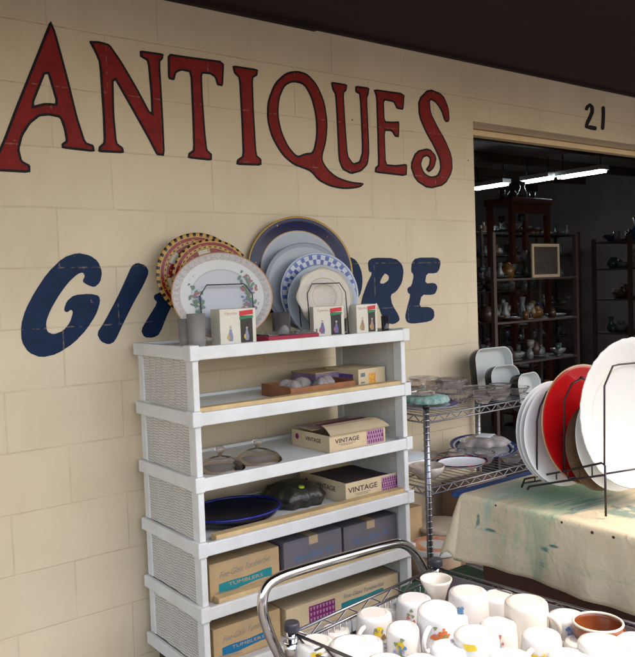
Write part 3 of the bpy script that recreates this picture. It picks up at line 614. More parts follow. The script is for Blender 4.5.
# ---------------------------------------------------------------- chrome wire rack by the doorway
RX, RY, RW, RD = 2.205, -.45, .775, .42
rack = thing('wire_rack', 'chrome wire shelving rack standing between the white shelving and the doorway', 'wire rack', (RX, RY, 0))
for (cx, cy) in ((0, 0), (RW, 0), (0, RD), (RW, RD)):
    b = MB().tube([(cx, cy, .02), (cx, cy, .885)], .0125, 12)
    for i in range(33): b.lathe([(.0128, 0), (.0138, .002), (.0138, .004), (.0128, .006)], 12, M=Matrix.Translation((cx, cy, .04+i*.0254)))
    o = b.build('post', ZINC, rack); MB().lathe([(.0001, .892), (.012, .892), (.0145, .888), (.0145, .878), (.0001, .878)], 14, M=Matrix.Translation((cx, cy, 0))).build('post_cap', BLKPL, o)
    MB().lathe([(.0001, 0), (.018, 0), (.018, .012), (.010, .022), (.0001, .022)], 14, M=Matrix.Translation((cx, cy, 0))).build('foot', BLKPL, o)
def truss(b, A, B, h, n, r1=.0035, r2=.0025, down=True):
    A = Vector(A); B = Vector(B); d = Vector((0, 0, -h if down else h))
    b.tube([A, B], r1, 6); b.tube([A+d, B+d], r1, 6)
    pts = [A+(B-A)*(i/n)+(d if i % 2 else Vector((0, 0, 0))) for i in range(n+1)]
    b.tube(pts, r2, 5)
for zz in (.845, .555, .10):
    b = MB(); 
    for A, B, n in (((0, 0), (RW, 0), 22), ((RW, 0), (RW, RD), 12), ((RW, RD), (0, RD), 22), ((0, RD), (0, 0), 12)): truss(b, (*A, zz), (*B, zz), .026, n)
    for i in range(1, 20): b.tube([(RW*i/20, 0, zz+.003), (RW*i/20, RD, zz+.003)], .0016, 5)
    b.tube([(.0, RD*.5, zz-.002), (RW, RD*.5, zz-.002)], .003, 5)
    b.build('wire_shelf', ZINC, rack)
def RK(px, py, y): return ony(px, py, y)
zr = .845+.0055
BLUR = plate_mat('violet_rim_plate', [(0, PW), (.7, (.10, .10, .26)), (.95, (.35, .35, .45))], .14)
c = onz(427, 409, zr); tag(MB().lathe(plate_prof(.135), 48).build('plate', BLUR, None, (2.36, -.30, zr+.004)), 'violet-rimmed plate lying under the teal cloth on the wire rack', 'plate')
t = thing('folded_doily', 'teal and white knitted doily folded on the violet-rimmed plate', 'doily', (2.36, -.30, zr+.0206))
MB().lathe([(.0001, 0), (.088, 0), (.095, .006), (.084, .026), (.0001, .032)], 60, wob=lambda a, r: .04*sin(15*a)).build('doily_body', mat('teal_knit', (.07, .33, .31), .9, alt=(.45, .50, .42), vscale=70, bump=1, bscale=90), t)
t = thing('cake_stand', 'clear glass cake stand with flared foot on top of the teal doily', 'cake stand', (2.35, -.29, zr+.056))
MB().lathe([(.0001, 0), (.055, 0), (.05, .008), (.015, .02), (.010, .045), (.02, .055), (.062, .062), (.066, .070), (.062, .071), (.018, .064), (.0001, .062)], 40).build('stand_body', SMGL, t)
def glass_dish(x, y, z, r, h, label, m=None, wob=None, grp='pressed glass dishes on the wire rack'):
    return tag(MB().lathe([(.0001, 0), (r*.5, 0), (r*.6, .006), (r*.9, h*.8), (r, h), (r-.004, h), (r*.85, h*.8), (r*.55, .010), (.0001, .008)], 48, wob=wob).build('glass_dish', m or SMGL, None, (x, y, z)), label, 'glass dish', grp)
rib = lambda a, r: .04*cos(18*a)
glass_dish(2.53, -.30, zr, .085, .05, 'ribbed glass dish right of the teal doily on the wire rack', wob=rib)
glass_dish(2.50, -.13, zr, .10, .075, 'deep glass bowl at the back of the wire rack by the wall', wob=rib)
glass_dish(2.70, -.27, zr, .09, .045, 'low glass dish near the middle of the wire rack top', wob=rib)
glass_dish(2.71, -.40, zr, .05, .035, 'small glass dish at the front edge of the wire rack top')
glass_dish(2.59, -.41, zr, .045, .03, 'tiny glass dish beside the front edge near the post')
glass_dish(2.72, -.10, zr, .085, .07, 'glass bowl leaning toward the white square dishes', wob=rib)
# squarish black-backed baking dishes
def sq_dish(px, py, y, w, h, yaw, tilt, label):
    c = ony(px, py, y)
    t = bpy.data.objects.new('square_dish', None); COL.objects.link(t); tag(t, label, 'square dish', 'black and white square dishes')
    t.matrix_world = Matrix.Translation(c) @ Matrix.Rotation(radians(yaw), 4, 'Z') @ Matrix.Rotation(radians(90-tilt), 4, 'X')
    def rr(w, h, r, n=6):
        P = []
        for cx, cy, a0 in ((w/2-r, h/2-r, 0), (-w/2+r, h/2-r, 90), (-w/2+r, -h/2+r, 180), (w/2-r, -h/2+r, 270)):
            for i in range(n+1): a = radians(a0+90*i/n); P.append((cx+r*cos(a), cy+r*sin(a)))
        return P
    def loft(levels, cap0, cap1):
        vs = []; fs = []; n = 28
        for (s, z) in levels: vs += [(x, y, z) for x, y in rr(w*s, h*s, .055*s)]
        for k in range(len(levels)-1):
            for i in range(n): fs.append((k*n+i, k*n+(i+1) % n, (k+1)*n+(i+1) % n, (k+1)*n+i))
        if cap0: fs.append(tuple(range(n)))
        if cap1: fs.append(tuple((len(levels)-1)*n+i for i in range(n)))
        return vs, fs
    vs, fs = loft([(.90, -.001), (.95, .002), (.985, .02), (1.0, .04), (1.005, .052)], True, False)
    MB().add(vs, fs, 0, True).build('outer_glaze', mat('black_glaze', (.012, .012, .016), .15), t)
    vs, fs = loft([(1.004, .0522), (.985, .0535), (.955, .050), (.90, .014), (.84, .008)], False, True)
    MB().add(vs, fs, 0, True).build('inner_glaze', mat('grey_white_glaze', (.50, .52, .51), .2), t)
sq_dish(488, 373, -.10, .25, .245, -4, 6, 'large square dish, black outside and white inside, leaning by the door jamb')
sq_dish(499, 384, -.19, .185, .175, -6, 8, 'smaller square dish in front of the large leaning one')
sq_dish(521, 393, -.33, .20, .18, 8, 8, 'square dish at the right end of the wire rack with dark side showing')
# lower rack shelf
zr2 = .555+.0055
t = thing('casserole_dish', 'white lidded casserole dish at the left end of the lower wire shelf', 'casserole', (2.37, -.14, zr2))
MB().lathe([(.0001, 0), (.09, 0), (.115, .02), (.12, .05), (.116, .05), (.10, .01), (.0001, .008)], 40, sy=.8).build('casserole_body', WHITE, t)
MB().lathe([(.118, .051), (.10, .062), (.04, .075), (.0001, .076)], 40, sy=.8).build('casserole_lid', mat('pale_blue_lid', (.60, .66, .68), .2), t)
t = thing('small_bowl', 'small white bowl with faded flowers beside the rack post', 'bowl', (2.32, -.33, zr2))
MB().lathe([(.0001, 0), (.04, 0), (.07, .03), (.075, .052), (.071, .052), (.06, .02), (.0001, .008)], 36).build('bowl_body', mat('floral_bowl', (.62, .60, .54), .2, alt=(.42, .32, .25), vscale=25), t)
orim = plate_mat('oval_red_blue_rim', [(0, (.72, .74, .76)), (.80, NAVY), (1.0, (.35, .02, .05))], .13, 1, .62, pattern=[(.84, 1.1, 10, (.40, .02, .05), 'wedge')])
tag(MB().lathe(plate_prof(.115, .12, .8), 48, sx=1, sy=.62).build('oval_platter', orim, None, (2.50, -.36, zr2+.03), (radians(6), 0, radians(-30))), 'oval platter with navy and red rim at the front of the lower wire shelf', 'platter')
nb = plate_mat('navy_rim_large', [(0, (.5, .52, .55)), (.76, (.03, .05, .16)), (.84, PW), (.9, (.03, .05, .18))], .155)
tag(MB().lathe(plate_prof(.155, .12, .72), 48).build('plate', nb, None, (2.80, -.22, zr2+.028), (radians(8), radians(-4), 0)), 'big navy-rimmed plate lying on the lower wire shelf', 'plate')
t = thing('plastic_wrapped_dish', 'dish in crinkled clear plastic on top of the big navy-rimmed plate', 'wrapped dish', (2.78, -.25, zr2+.058))
MB().lathe([(.0001, 0), (.09, 0), (.11, .012), (.08, .035), (.0001, .042)], 50, wob=lambda a, r: .09*sin(7*a)+.05*sin(13*a)).build('wrap', WRAP, t)
MB().box((-.05, -.035, .044), (.04, .03, .0455), M=Matrix.Rotation(.4, 4, 'Z')).build('paper_slip', mat('white_paper', (.78, .79, .80), .7), t)
glass_dish(2.86, -.37, zr, .06, .04, 'glass dish at the right front end of the wire rack top', wob=rib)
glass_dish(2.62, -.19, zr, .07, .085, 'tall ribbed glass bowl in the middle of the wire rack top', wob=rib)
glass_dish(2.80, -.33, zr, .05, .055, 'glass sugar bowl near the smaller square dish', wob=rib)
glass_dish(2.68, -.33, zr2, .05, .05, 'ribbed glass bowl between the oval platter and the wrapped dish', wob=rib)
glass_dish(2.60, -.24, zr2, .045, .06, 'small round glass jar behind the red-rimmed oval platter')
glass_dish(2.50, -.15, zr2, .05, .05, 'brownish glass cup at the back of the lower wire shelf')
for i, (x, y, r, h, lab) in enumerate(((2.78, -.40, .06, .03, 'shallow glass dish at the front of the lower wire shelf'), (2.91, -.36, .055, .045, 'glass dish near the front right end of the lower wire shelf'))): glass_dish(x, y, zr2, r, h, lab)
# things on the lowest rack shelf
zr3 = .10+.0055
def bin_(x, y, z, r, h, label, lidm, ring=None, name='storage_tub'):
    t = thing(name, label, 'tub', (x, y, z), (0, 0, 0), 'round tubs under the wire rack')
    MB().lathe([(.0001, 0), (r*.88, 0), (r, h), (.0001, h)], 40).build('tub_body', mat('tan_tub', (.36, .25, .16), .5, var=.15), t)
    MB().lathe([(r*1.04, h-.012), (r*1.05, h+.004), (r*.97, h+.008), (.0001, h+.006)], 44).build('tub_lid', lidm, t)
    if ring: MB().lathe([(r*.55, h+.0078), (r*.58, h+.0095), (r*.90, h+.0095), (r*.92, h+.0078)], 40).build('label_ring', ring, t)
bin_(2.335, -.35, zr3, .112, .165, 'round tub with orange-ringed white lid under the wire rack', mat('lid_white', (.60, .60, .58), .4), mat('orange_ring', (.55, .17, .06), .5, alt=(.6, .42, .3), vscale=30))
bin_(2.545, -.19, zr3, .115, .175, 'round tan tub behind the orange-ringed one', mat('lid_tan', (.48, .42, .33), .4, var=.15))
tag(MB().box((0, 0, 0), (.20, .12, .28)).build('cardboard_box', CARD, None, (2.24, -.17, zr3), bevel=.003), 'tall kraft box at the left back under the wire rack', 'cardboard box')
tag(MB().box((0, 0, 0), (.28, .16, .33)).build('cardboard_box', mat('brown_box', (.22, .14, .09), .8, var=.1), None, (2.68, -.22, zr3), bevel=.003), 'brown cardboard box at the right under the wire rack', 'cardboard box')

# ---------------------------------------------------------------- table with painter's cloth
TX, TYB = 1.712, -1.092
TZ = .752
tb = thing('table', 'folding table hidden under a stained canvas cloth at the right', 'table', (TX+.02, TYB, 0))
MB().box((.0, -.95, TZ-.035), (.9, -.02, TZ-.012)).build('tabletop', WOODB, tb)
MB().box((.012, -.93, .26), (.88, -.04, TZ-.036)).build('apron', mat('reddish_wood', (.055, .016, .009), .5, var=.2), tb)
for cx in (.05, .85):
    for cy in (-.9, -.06): MB().box((cx-.025, cy-.025, 0), (cx+.025, cy+.025, .2595)).build('leg', MATS['reddish_wood'], tb)
def drape(name, label, x0, x1, y0, y1, z, hl, hb, m, flare, t=.0022, seed=1):
    """one sheet: flat over x0..x1, y0..y1, folding down on the left (hl) and back (hb) edges"""
    rd = random.Random(seed); ph = [rd.uniform(0, 6) for _ in range(6)]
    us = [-hl+hl*i/18 for i in range(18)]+[.004*i for i in range(5)]+[.02+(x1-x0-.02)*i/30 for i in range(1, 31)]
    vs_ = [hb-hb*i/18 for i in range(18)]+[-.004*i for i in range(5)]+[-.02-(y1-y0-.02)*i/60 for i in range(1, 61)]
    V = []; rr = .007
    for u in us:
        for v in vs_:
            du = max(0, -u); dv = max(0, v); d = hypot(du, dv)
            if d == 0:
                V.append((x0+u, y1+v, z+.0022*sin(9*u+4*v)*sin(13*v+ph[3])*min(1, u/.1, -v/.1))); continue
            nx, ny = -du/d, dv/d; cor = 2*abs(nx*ny)
            along = (v if du and not dv else 0)+(-u if dv and not du else 0)
            k = d/max(hl, .01)
            # cloth hangs in a soft cone at the corner
            lim = d if cor < .01 else d/(1+.30*cor)
            w_ = (.006*sin(12*along+ph[0])+.005*sin(25*along+ph[1])+.003*sin(52*along+ph[2]))*min(1, k)**.9*(1-cor)
            out = rr*(1-math.exp(-lim/rr))+w_+.008*k+flare*k*(cor+math.exp(-(abs(along)/.06)**2)*(1-cor)*.8 if cor < .01 else flare*0+cor+(1-cor)*.8)
            V.append((x0+max(u, 0)+nx*out, y1+min(v, 0)+ny*out, z-lim+rr*(1-math.exp(-lim/rr))))
    a, b_ = len(us), len(vs_); F = [(i*b_+j, (i+1)*b_+j, (i+1)*b_+j+1, i*b_+j+1) for i in range(a-1) for j in range(b_-1)]
    ob = MB().add(V, F, 0, True).build(name, m)
    so_ = ob.modifiers.new('thickness', 'SOLIDIFY'); so_.thickness = t; so_.offset = 0
    return tag(ob, label, 'tablecloth')
def canvas_material():
    m = bpy.data.materials.new('stained_canvas'); m.use_nodes = True; n = m.node_tree.nodes; l = m.node_tree.links; b = n['Principled BSDF']; b.inputs['Roughness'].default_value = .85
    tc = n.new('ShaderNodeTexCoord')
    ns = n.new('ShaderNodeTexNoise'); ns.inputs['Scale'].default_value = 5; ns.inputs['Detail'].default_value = 6; l.new(tc.outputs['Object'], ns.inputs['Vector'])
    rp = n.new('ShaderNodeValToRGB'); rp.color_ramp.elements[0].position = .3; rp.color_ramp.elements[1].position = .7; rp.color_ramp.elements[0].color = (.50, .42, .28, 1); rp.color_ramp.elements[1].color = (.62, .54, .38, 1); l.new(ns.outputs['Fac'], rp.inputs['Fac'])
    cur = rp.outputs['Color']
    def layer(cur, scale, rot, lo, hi, colr, sc):
        mp = n.new('ShaderNodeMapping'); mp.inputs['Scale'].default_value = scale; mp.inputs['Rotation'].default_value = rot; l.new(tc.outputs['Object'], mp.inputs['Vector'])
        q = n.new('ShaderNodeTexNoise'); q.inputs['Scale'].default_value = sc; q.inputs['Detail'].default_value = 7; q.inputs['Roughness'].default_value = .65; l.new(mp.outputs[0], q.inputs['Vector'])
        r = n.new('ShaderNodeMapRange'); r.inputs['From Min'].default_value = lo; r.inputs['From Max'].default_value = hi; l.new(q.outputs['Fac'], r.inputs['Value'])
        mx = n.new('ShaderNodeMixRGB'); l.new(r.outputs[0], mx.inputs['Fac']); l.new(cur, mx.inputs['Color1']); mx.inputs['Color2'].default_value = (*colr, 1); return mx.outputs['Color']
    def patch(cur, c, rad, colr, sc, lo=.42, hi=.56, amt=1.0, st=(1, 1, 1)):
        mp = n.new('ShaderNodeMapping'); mp.inputs['Location'].default_value = (-c[0]/rad[0], -c[1]/rad[1], -c[2]/rad[2]); mp.inputs['Scale'].default_value = (1/rad[0], 1/rad[1], 1/rad[2]); l.new(tc.outputs['Object'], mp.inputs['Vector'])
        ln = n.new('ShaderNodeVectorMath'); ln.operation = 'LENGTH'; l.new(mp.outputs[0], ln.inputs[0])
        sm = n.new('ShaderNodeMapping'); sm.inputs['Scale'].default_value = st; l.new(tc.outputs['Object'], sm.inputs['Vector'])
        q = n.new('ShaderNodeTexNoise'); q.inputs['Scale'].default_value = sc; q.inputs['Detail'].default_value = 7; q.inputs['Roughness'].default_value = .65; l.new(sm.outputs[0], q.inputs['Vector'])
        sb = n.new('ShaderNodeMath'); sb.operation = 'MULTIPLY_ADD'; l.new(ln.outputs['Value'], sb.inputs[0]); sb.inputs[1].default_value = -.25; l.new(q.outputs['Fac'], sb.inputs[2])
        r = n.new('ShaderNodeMapRange'); r.inputs['From Min'].default_value = lo-.2; r.inputs['From Max'].default_value = hi-.2; r.inputs['To Max'].default_value = amt; l.new(sb.outputs[0], r.inputs['Value'])
        mx = n.new('ShaderNodeMixRGB'); l.new(r.outputs[0], mx.inputs['Fac']); l.new(cur, mx.inputs['Color1']); mx.inputs['Color2'].default_value = (*colr, 1); return mx.outputs['Color']
    G = (.13, .34, .20); D = (.03, .15, .14)
    def tp(px, py): p = onz(px, py, TZ); return (p.x, p.y, p.z)
    def sp_(px, py):
        d = ray(px, py); p = CAM+d*((TX-.015-CAM.x)/d.x); return (p.x, p.y, p.z)
    X3 = (.35, 2.2, 1); Y3 = (1, .35, 2.4)
    cur = patch(cur, tp(560, 495), (.20, .12, .3), G, 11, .40, .62, .75, X3)
    cur = patch(cur, tp(520, 490), (.14, .06, .3), (.30, .42, .37), 13, .38, .6, .7, X3)
    cur = patch(cur, tp(585, 505), (.14, .05, .3), D, 20, .50, .64, .7, X3)
    cur = patch(cur, tp(628, 512), (.10, .06, .3), D, 26, .48, .60, .7, (1, .6, 1))
    cur = patch(cur, sp_(537, 530), (.05, .040, .05), (.32, .43, .28), 9, .38, .62, .6, (1, 1, .5))
    cur = patch(cur, sp_(537, 560), (.05, .03, .10), (.26, .36, .25), 18, .42, .64, .5, (1, 1, .4))
    cur = patch(cur, sp_(478, 523), (.04, .016, .022), D, 70, .50, .60, .8, (1, 1, .5))
    cur = patch(cur, sp_(490, 531), (.04, .018, .004), D, 40, .42, .56, .9, Y3)
    cur = patch(cur, sp_(541, 549), (.04, .022, .005), D, 50, .44, .58, .8, Y3)
    cur = patch(cur, sp_(553, 547), (.04, .020, .004), D, 50, .44, .58, .9, Y3)
    cur = patch(cur, sp_(540, 565), (.04, .012, .012), (.10, .26, .20), 50, .44, .6, .7, Y3)
    cur = patch(cur, sp_(500, 535), (.04, .12, .002), (.28, .36, .30), 30, .40, .6, .6, Y3)
    cur = patch(cur, sp_(600, 575), (.04, .10, .02), (.36, .38, .25), 30, .46, .64, .5, Y3)
    cur = patch(cur, sp_(455, 557), (.1, .07, .012), (.10, .26, .10), 20, .36, .52, .9)
    for q in ((494, 506), (560, 523), (591, 533), (612, 538)): cur = patch(cur, sp_(*q), (.03, .0022, .0019), (.06, .02, .015), 4, .2, .3, 1)
    l.new(cur, b.inputs['Base Color'])
    wv = n.new('ShaderNodeTexNoise'); wv.inputs['Scale'].default_value = 28; wv.inputs['Detail'].default_value = 8; wv.inputs['Distortion'].default_value = 1.2; l.new(tc.outputs['Object'], wv.inputs['Vector'])
    bp = n.new('ShaderNodeBump'); bp.inputs['Strength'].default_value = .5; bp.inputs['Distance'].default_value = .006; l.new(wv.outputs['Fac'], bp.inputs['Height']); l.new(bp.outputs['Normal'], b.inputs['Normal'])
    return m
drape('canvas_cloth', 'cream canvas dropcloth with green paint stains draped over the table', TX, TX+.95, TYB-.98, TYB, TZ, .195, .16, canvas_material(), .045)
drape('blue_cloth', 'navy blue cloth showing along the back edge beneath the canvas dropcloth', TX+.028, TX+.93, TYB-.90, TYB+.050, TZ-.006, .02, .025, mat('blue_fabric', (.012, .05, .17), .8, bump=.4, bscale=60), .0, t=.002, seed=4)
# crate under the table
t = thing('crate', 'green plastic crate on the ground between the cart and the table', 'crate', (1.66, -1.08, 0))
MB().box((0, 0, 0), (.30, .22, .42)).build('crate_body', mat('green_plastic', (.02, .14, .05), .4), t, bevel=.006)

# ---------------------------------------------------------------- plate rack and plates on the table
zt = TZ+.006
F0 = onz(525, 489, zt); F1 = onz(606, 517, zt)
pr = thing('wire_dish_rack', 'black wire rack holding large plates on the canvas-covered table', 'dish rack', (F0.x, F0.y, zt))
O = Vector((F0.x, F0.y, zt))
ax = Vector((F1.x-F0.x, F1.y-F0.y, 0)); AL = ax.length; ax.normalize(); lat = Vector((-ax.y, ax.x, 0))   # lat points to +x
if lat.x < 0: lat = -lat
def RP(a, c, z): return ax*a+lat*c+Vector((0, 0, z))
hw = .23
for side, c0 in (('near', 0), ('far', hw)):
    b = MB()
    b.tube([RP(-.015, c0, .002), RP(0, c0, .030), RP(AL*.5, c0, .085), RP(AL-.012, c0, .138), RP(AL, c0, .134), RP(AL, c0, .002)], .003, 8)
    b.tube([RP(.012, c0, .002), RP(.02, c0, .012), RP(AL*.5, c0, .058), RP(AL-.005, c0, .108)], .003, 8)
    for i in range(1, 7):
        a = AL*i/7; b.tube([RP(a, c0, .018+.094*i/7), RP(a, c0, .034+.103*i/7)], .0022, 6)
    b.build('side_rail', DKMET, pr)
for i in (0, 2, 4, 7):
    a = AL*i/7; MB().tube([RP(a, 0, .018+.094*i/7), RP(a, hw, .018+.094*i/7)], .0026, 6).build('cross_bar', DKMET, pr)
def tpos(px, py, a):      # point on the upright plane across the rack at distance a from its back foot
    P0 = O+ax*a; d = ray(px, py); t_ = (P0-CAM).dot(ax)/d.dot(ax); return CAM+d*t_
for a, pts in ((.100, ((537, 470), (537, 421), (540, 407), (547, 392), (553, 388))), (.168, ((564, 470), (564.5, 400), (572, 384), (583, 377))), (AL-.003, ((604.5, 466), (604.5, 386), (613, 366), (619, 364.5)))):
    Q = [tpos(x, y, a)-O for x, y in pts]; c0 = Q[0].dot(lat)
    wd = .23 if a > .2 else .135
    far = [RP(q.dot(ax), c0*2+wd-q.dot(lat), q.z) for q in reversed(Q)]
    MB().tube(Q+far, .0026, 8).build('divider', DKMET, pr)
yawr = math.degrees(atan2(ax.x, -ax.y))     # direction the plates face
def tplate(a, c, z, R, m, label, sx=1, sy=1, tilt=6, yaw=None, **k):
    p = O+RP(a, c, z); return plate(p, R, m, label, (yawr if yaw is None else yaw), tilt, sx, sy, **k)
WP = plate_mat('white_plate', [(0, (.80, .80, .79)), (.99, (.72, .72, .71))], .16)
RPm = plate_mat('red_glaze_plate', [(0, (.42, .004, .006)), (.955, (.20, .05, .02)), (.975, (.35, .20, .10))], .17)
RPm.node_tree.nodes['Principled BSDF'].inputs['Coat Weight'].default_value = 1
BPm = plate_mat('brown_plate', [(0, (.17, .10, .06)), (.9, (.12, .07, .045)), (.96, (.25, .18, .11))], .13, pattern=[(.2, .9, 12, (.12, .07, .05), .3)])
TYAW = -10
def stack(px, py, a, R, m, label, n=1, sx=1, sy=1, tilt=7, **k):
    c = tpos(px, py, a)
    yw = k.pop('yaw', TYAW); return plate(c, R, m, label, yw, tilt, sx, sy, **k)
stack(553, 432, .025, .150, WP, 'rearmost of the three white plates behind the red plate', group='white plates stacked behind the red plate')
stack(557, 433, .050, .150, WP, 'middle of the three white plates behind the red plate', group='white plates stacked behind the red plate')
stack(561, 434, .072, .148, WP, 'white plate directly behind the red plate on the table', group='white plates stacked behind the red plate')
stack(584, 424, .125, .170, RPm, 'large glossy red plate with brown rim in the black wire rack', tilt=8, well=.7)
stack(597, 445, .175, .125, BPm, 'brown speckled plate between the red plate and white platters', tilt=8)
stack(613, 436, .205, .150, WP, 'plain white plate half hidden behind the large scalloped platter', tilt=8)
sc = lambda a, r: .006*cos(32*a)*(1 if r > .12 else 0)
PLM = plate_mat('white_scallop_platter', [(0, (.55, .56, .54)), (.605, (.50, .51, .49)), (.63, (.57, .58, .56)), (.99, (.54, .54, .52))], .2)
PLM.node_tree.nodes['Principled BSDF'].inputs['Coat Weight'].default_value = .6
stack(629, 412, .262, .202, PLM, 'large white scalloped oval platter at the front of the black wire rack', sx=.84, sy=1, tilt=3, wob=sc, yaw=-22, well=.62, deep=.12, name='platter', cat='platter')

# ---------------------------------------------------------------- chrome cart of mugs
A = onz(292, 632, .62); B = onz(436, 567, .62); C = onz(635, 610, .62)
ux = Vector((B.x-A.x, B.y-A.y, 0)); CW = ux.length; ux.normalize(); uy = Vector((ux.y, -ux.x, 0))   # uy comes toward the camera
CL = .80
cart = thing('utility_cart', 'chrome wire utility cart with tubular handle full of mugs in the foreground', 'cart', (A.x, A.y, 0))
def CP(a, b_, z): return ux*a+uy*b_+Vector((0, 0, z))
for (a, b_) in ((0, 0), (CW, 0), (0, CL), (CW, CL)):
    q = CP(a, b_, 0)
    b = MB().tube([q+Vector((0, 0, .085)), q+Vector((0, 0, .632))], .0125, 16)
    for i in range(21): b.lathe([(.0128, 0), (.0138, .002), (.0138, .004), (.0128, .006)], 14, M=Matrix.Translation(q+Vector((0, 0, .1+i*.0254))))
    p_ = b.build('post', CHROME, cart)
    MB().lathe([(.0001, .643), (.014, .643), (.0148, .643), (.0165, .6415), (.0173, .639), (.0174, .637), (.0174, .625), (.017, .6242), (.0001, .6242)], 20, M=Matrix.Translation(q)).build('post_cap', mat('cap_plastic', (.03, .03, .04), .4), p_)
    MB().tube([q+Vector((-.012, 0, .040)), q+Vector((.012, 0, .040))], .0395, 20).tube([q+Vector((0, 0, .04)), q+Vector((0, 0, .084))], .008, 8).build('caster', BLKPL, p_)
    MB().lathe([(.0140, .600), (.021, .598), (.018, .57), (.0140, .568)], 18, M=Matrix.Translation(q)).build('collar', CHROME, p_)
sides = [((0, 0), (CW, 0), 12), ((CW, 0), (CW, CL), 18), ((0, CL), (CW, CL), 12), ((0, 0), (0, CL), 18)]
def side_of(nm, P, Q, n, zt_, zb, wires, liner=False):
    b = MB(); A_ = CP(*P, zt_); B_ = CP(*Q, zt_); off = (B_-A_).normalized()*.014
    truss(b, A_+off, B_-off, .026, n, .0036, .0028)
    for i in range(wires):
        p = A_+(B_-A_)*((i+.5)/wires); b.tube([p+Vector((0, 0, -.026)), p+Vector((0, 0, zb-zt_))], .0017, 5)
    b.tube([A_+off+Vector((0, 0, zb-zt_)), B_-off+Vector((0, 0, zb-zt_))], .003, 6)
    b.build(nm, ZINC, cart)
FLZ = .505
for i, (P, Q, n) in enumerate(sides): side_of('basket_side', P, Q, n, .618, FLZ, int(26*(CW if i in (0, 2) else CL)/CW))
b = MB()
for i in range(1, 34): b.tube([CP(.004, CL*i/34, FLZ), CP(CW-.004, CL*i/34, FLZ)], .0017, 5)
b.tube([CP(CW*.33, 0, FLZ-.004), CP(CW*.33, CL, FLZ-.004)], .003, 6).tube([CP(CW*.66, 0, FLZ-.004), CP(CW*.66, CL, FLZ-.004)], .003, 6)
b.build('basket_floor', ZINC, cart)
b = MB(); q0 = CP(CW-.006, .03, 0); q1 = CP(CW-.006, CL-.03, 0)
vs = [q0+Vector((0, 0, FLZ+.004)), q1+Vector((0, 0, FLZ+.004)), q1+Vector((0, 0, .612)), q0+Vector((0, 0, .612))]; dd = ux*-.0015
b.add(vs+[v+dd for v in vs], [(0, 1, 2, 3), (7, 6, 5, 4), (0, 4, 5, 1), (1, 5, 6, 2), (2, 6, 7, 3), (3, 7, 4, 0)]).build('side_liner', mat('grey_plastic_liner', (.17, .155, .17), .5, var=.1), cart)
b = MB()
for (P, Q, n) in sides: truss(b, CP(*P, .20), CP(*Q, .20), .026, n, .0036, .0028)
for i in range(1, 34): b.tube([CP(.004, CL*i/34, .203), CP(CW-.004, CL*i/34, .203)], .0017, 5)
b.build('lower_shelf', ZINC, cart)
hp = [(296, 684, .54), (283, 662, .575), (272, 640, .605), (264, 617, .637), (262.5, 600, .662), (267, 586, .682), (280, 577, .695), (300, 570, .70), (330, 561, .701), (362, 552, .702), (388, 545, .702), (400, 543.5, .70), (410, 548, .694), (418, 558, .68), (424, 570, .658), (429, 583, .63)]
def hpl(px, py, d=.055):      # on the upright plane just outside the back rail
    n_ = -uy; P0 = Vector((A.x, A.y, 0))+n_*d; r_ = ray(px, py); return CAM+r_*((P0-CAM).dot(n_)/r_.dot(n_))
HP = [hpl(q[0], q[1]) for q in hp]
def cr_(P, k=5):
    out = []
    for i in range(len(P)-1):
        p0, p1, p2, p3 = P[max(0, i-1)], P[i], P[i+1], P[min(len(P)-1, i+2)]
        for j in range(k):
            t = j/k; out.append(.5*((2*p1)+(p2-p0)*t+(2*p0-5*p1+4*p2-p3)*t*t+(3*p1-p0-3*p2+p3)*t**3))
    return out+[P[-1]]
MB().tube([p-Vector((A.x, A.y, 0)) for p in cr_(HP)], .0120, 18).build('handle', CHROME, cart)

